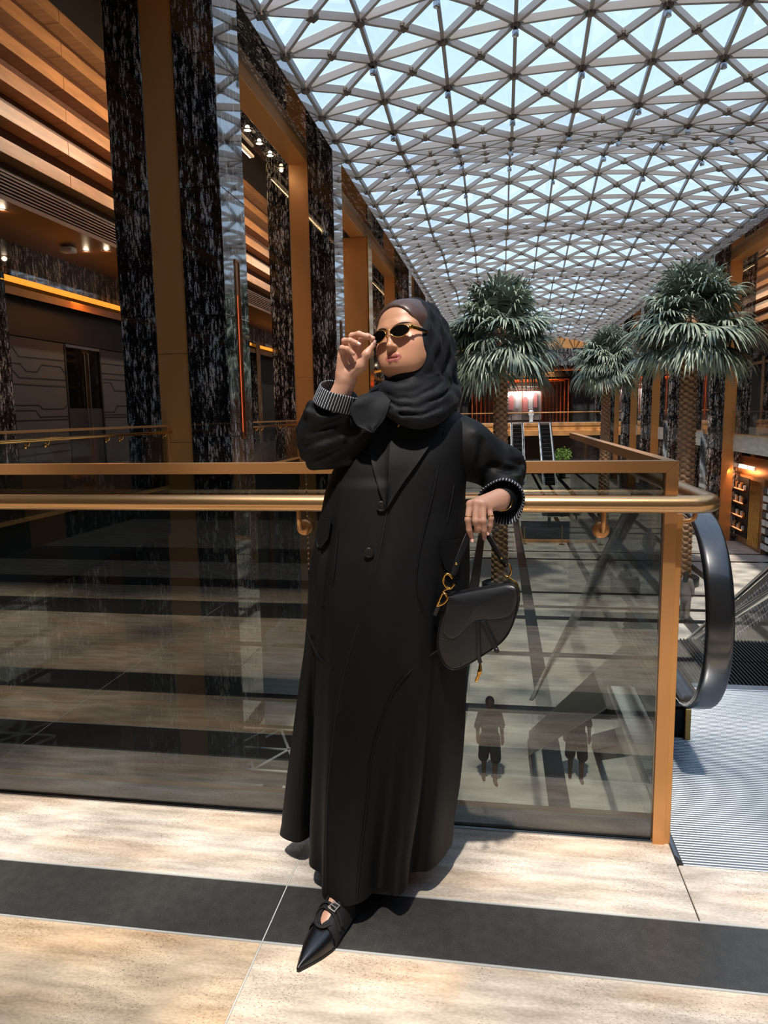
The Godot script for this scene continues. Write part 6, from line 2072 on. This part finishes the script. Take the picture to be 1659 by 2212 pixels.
func handbag() -> void:
	var b := thing("handbag", "black leather saddle-shaped handbag with gold letter rings held by the woman", "handbag", Vector3(-0.06, 0.70, -1.85))
	var leather := bumpy(std(Color(0.10, 0.104, 0.118), 0.36, 0.0, 0.5), 0.3, 0.5, 256, 3)
	tri(leather, Vector3(9, 9, 9))
	var o := Vector3(-0.06, 0.70, -1.85)
	# outline of the front, then the belly: two skins that bulge between rounded edges
	var line := [Vector2(-0.130, 0.902), Vector2(-0.074, 0.915), Vector2(-0.012, 0.930), Vector2(0.030, 0.939), Vector2(0.048, 0.930), Vector2(0.053, 0.905), Vector2(0.050, 0.872), Vector2(0.036, 0.827), Vector2(0.012, 0.790), Vector2(-0.036, 0.751), Vector2(-0.074, 0.724), Vector2(-0.108, 0.707), Vector2(-0.128, 0.710), Vector2(-0.146, 0.730), Vector2(-0.156, 0.765), Vector2(-0.154, 0.810), Vector2(-0.143, 0.855)]
	var v3 := []
	for v: Vector2 in line + [line[0]]:
		v3.append(Vector3(v.x, v.y, 0) - Vector3(o.x, o.y, 0))
	var sm := spline(v3, 5)
	sm.pop_back()
	var ctr := Vector3(-0.05 - o.x, 0.825 - o.y, 0)
	var yaw := Basis(Vector3.UP, -0.12)
	var skins := []
	for ring in [[0.0, 0.034], [0.35, 0.033], [0.7, 0.029], [0.92, 0.026], [0.985, 0.024], [1.0, 0.020], [1.0, 0.0], [1.0, -0.020], [0.985, -0.024], [0.7, -0.030], [0.0, -0.034]]:
		var row := PackedVector3Array()
		for p: Vector3 in sm:
			var q: Vector3 = ctr.lerp(p, ring[0]) + Vector3(0, 0, ring[1])
			row.append(yaw * q)
		skins.append(row)
	part("body", mb().grid(skins, true), leather, b)
	for z: float in [0.0245, -0.0245]:
		var path := []
		for p: Vector3 in sm + [sm[0]]:
			path.append(yaw * (p + Vector3(0, 0, z)))
		part("piping", mb().tube(path, 0.0016, 6, false), M.black, b)
	# flap
	var fl := [Vector2(-0.128, 0.905), Vector2(-0.074, 0.919), Vector2(-0.012, 0.934), Vector2(0.030, 0.943), Vector2(0.050, 0.932), Vector2(0.051, 0.900), Vector2(0.040, 0.872), Vector2(0.018, 0.858), Vector2(-0.015, 0.852), Vector2(-0.046, 0.848), Vector2(-0.066, 0.838), Vector2(-0.086, 0.815), Vector2(-0.104, 0.798), Vector2(-0.121, 0.794), Vector2(-0.137, 0.806), Vector2(-0.138, 0.830), Vector2(-0.131, 0.866)]
	var f3 := []
	for v: Vector2 in fl + [fl[0]]:
		f3.append(Vector3(v.x - o.x, v.y - o.y, 0))
	var fs := spline(f3, 5)
	fs.pop_back()
	var fc := Vector3(-0.05 - o.x, 0.885 - o.y, 0)
	var flap := []
	for ring in [[0.0, 0.0385], [0.5, 0.037], [0.9, 0.0345], [1.0, 0.0325], [1.005, 0.030], [1.0, 0.0275]]:
		var row := PackedVector3Array()
		for p: Vector3 in fs:
			var q: Vector3 = fc.lerp(p, ring[0])
			var over := smoothstep(0.895 - o.y + q.x * 0.24, 0.94 - o.y + q.x * 0.24, q.y)
			row.append(yaw * (q + Vector3(0, 0, ring[1] - 0.016 * over * over)))
		flap.append(row)
	part("flap", mb().grid(flap, true), leather, b)
	var stitch := []
	for p: Vector3 in fs + [fs[0]]:
		stitch.append(yaw * (fc.lerp(p, 0.955) + Vector3(0, 0, 0.0338 - 0.016 * pow(smoothstep(0.895 - o.y + p.x * 0.24, 0.94 - o.y + p.x * 0.24, p.y), 2.0))))
	part("stitching", mb().tube(stitch, 0.0006, 5, false), std(Color(0.22, 0.22, 0.24), 0.8), b)
	# curved seam on the lower left
	var sv := []
	for v: Vector2 in [Vector2(-0.148, 0.790), Vector2(-0.125, 0.778), Vector2(-0.103, 0.752), Vector2(-0.094, 0.730), Vector2(-0.094, 0.716)]:
		sv.append(yaw * Vector3(v.x - o.x, v.y - o.y, 0.0262))
	part("piping", mb().tube(spline(sv, 5), 0.0016, 6), M.black, b)
	# the two hanging tabs
	part("tab", mb().bar(yaw * Vector3(-0.034 - o.x, 0.848 - o.y, 0.036), yaw * Vector3(0.002 - o.x, 0.772 - o.y, 0.038), 0.013, 0.004, Vector3.BACK, 0.0015).lathe([Vector2(0, -0.002), Vector2(0.0065, -0.002), Vector2(0.0065, 0.002), Vector2(0, 0.002)], 16, yaw * Vector3(0.002 - o.x, 0.772 - o.y, 0.038), Basis(Vector3.RIGHT, PI / 2)), leather, b)
	part("tab", mb().tube(spline([yaw * Vector3(-0.047 - o.x, 0.847 - o.y, 0.036), yaw * Vector3(-0.045 - o.x, 0.79 - o.y, 0.041), yaw * Vector3(-0.044 - o.x, 0.752 - o.y, 0.039), yaw * Vector3(-0.040 - o.x, 0.735 - o.y, 0.036)], 5), 0.0055, 8, true, 0.45), leather, b)
	part("pendant", mb().tube(spline([yaw * Vector3(-0.041 - o.x, 0.733 - o.y, 0.036), yaw * Vector3(-0.041 - o.x, 0.715 - o.y, 0.038), yaw * Vector3(-0.045 - o.x, 0.70 - o.y, 0.038), yaw * Vector3(-0.052 - o.x, 0.682 - o.y, 0.036)], 4), [0.003, 0.003, 0.0045, 0.0045, 0.006, 0.0058, 0.0055, 0.005, 0.004, 0.0042, 0.0042, 0.0038, 0.002], 10), M.gold, b)
	# letter rings
	var c := []
	for k in 15:
		var a := 0.75 + (TAU - 1.5) * k / 14.0
		c.append(Vector3(-0.128 + 0.0125 * cos(a) - 0.003 * sin(a), 0.948 + 0.0195 * sin(a), -1.822) - o)
	c.push_front(c[0] + Vector3(0.004, -0.006, 0))
	c.append(c[-1] + Vector3(0.004, 0.006, 0))
	part("letter_ring", mb().tube(c, 0.0034, 8), M.gold, b)
	var dd := []
	for k in 11:
		var a := -PI / 2 + PI * k / 10.0
		dd.append(Vector3(-0.151 + 0.019 * cos(a) + 0.007 * sin(a), 0.901 + 0.017 * sin(a) - 0.002, -1.822) - o)
	dd.append(dd[0])
	part("letter_ring", mb().tube(dd, 0.0034, 8).tube([dd[9] + Vector3(-0.004, 0.004, 0), dd[9] + Vector3(0.002, 0.010, 0), c[12]], 0.003, 8), M.gold, b)
	part("side_tab", mb().bar(Vector3(-0.150, 0.888, -1.835) - o, Vector3(-0.166, 0.850, -1.84) - o, 0.012, 0.004, Vector3.BACK, 0.0015), leather, b)
	var c2 := []
	for k in 13:
		var a := -2.2 + 4.0 * k / 12.0
		c2.append(Vector3(0.022 + 0.011 * cos(a), 0.972 + 0.017 * sin(a), -1.855) - o)
	part("letter_ring", mb().tube(c2, 0.0030, 8), M.gold, b)
	part("letter_ring", mb().tube(spline([c2[0], Vector3(0.034, 0.948, -1.855) - o, Vector3(0.048, 0.936, -1.855) - o, Vector3(0.052, 0.914, -1.853) - o, Vector3(0.056, 0.908, -1.853) - o], 4), 0.0028, 8), M.gold, b)
	# handle strap up to her fingers and down again
	var hp := spline([Vector3(-0.116, 0.962, -1.835), Vector3(-0.106, 0.995, -1.842), Vector3(-0.086, 1.045, -1.868), Vector3(-0.072, 1.072, -1.889), Vector3(-0.055, 1.0805, -1.898), Vector3(-0.038, 1.070, -1.894), Vector3(-0.022, 1.050, -1.880), Vector3(0.004, 1.008, -1.862), Vector3(0.022, 0.982, -1.856)], 5)
	var rows := []
	for i in hp.size():
		var t: Vector3 = ((hp[mini(i + 1, hp.size() - 1)] as Vector3) - hp[maxi(i - 1, 0)]).normalized()
		var wv := Vector3(0, 0, 1).cross(t).normalized() * 0.35 + Vector3(0, 0, 1) * 0.3
		wv = (wv - t * wv.dot(t)).normalized()
		var nn := t.cross(wv)
		var row := PackedVector3Array()
		for q in [[-1, -1], [0, -1.15], [1, -1], [1.1, 0], [1, 1], [0, 1.15], [-1, 1], [-1.1, 0]]:
			row.append(hp[i] - o + wv * 0.0085 * q[0] + nn * 0.0017 * q[1])
		rows.append(row)
	part("handle", mb().grid(rows, true), leather, b)
	for q in [Vector3(-0.108, 0.992, -1.833), Vector3(0.008, 1.004, -1.853)]:
		part("rivet", mb().lathe([Vector2(0.003, 0), Vector2(0.003, 0.0012), Vector2(0, 0.0018)], 10, q - o, Basis(Vector3.RIGHT, PI / 2)), M.gold, b)
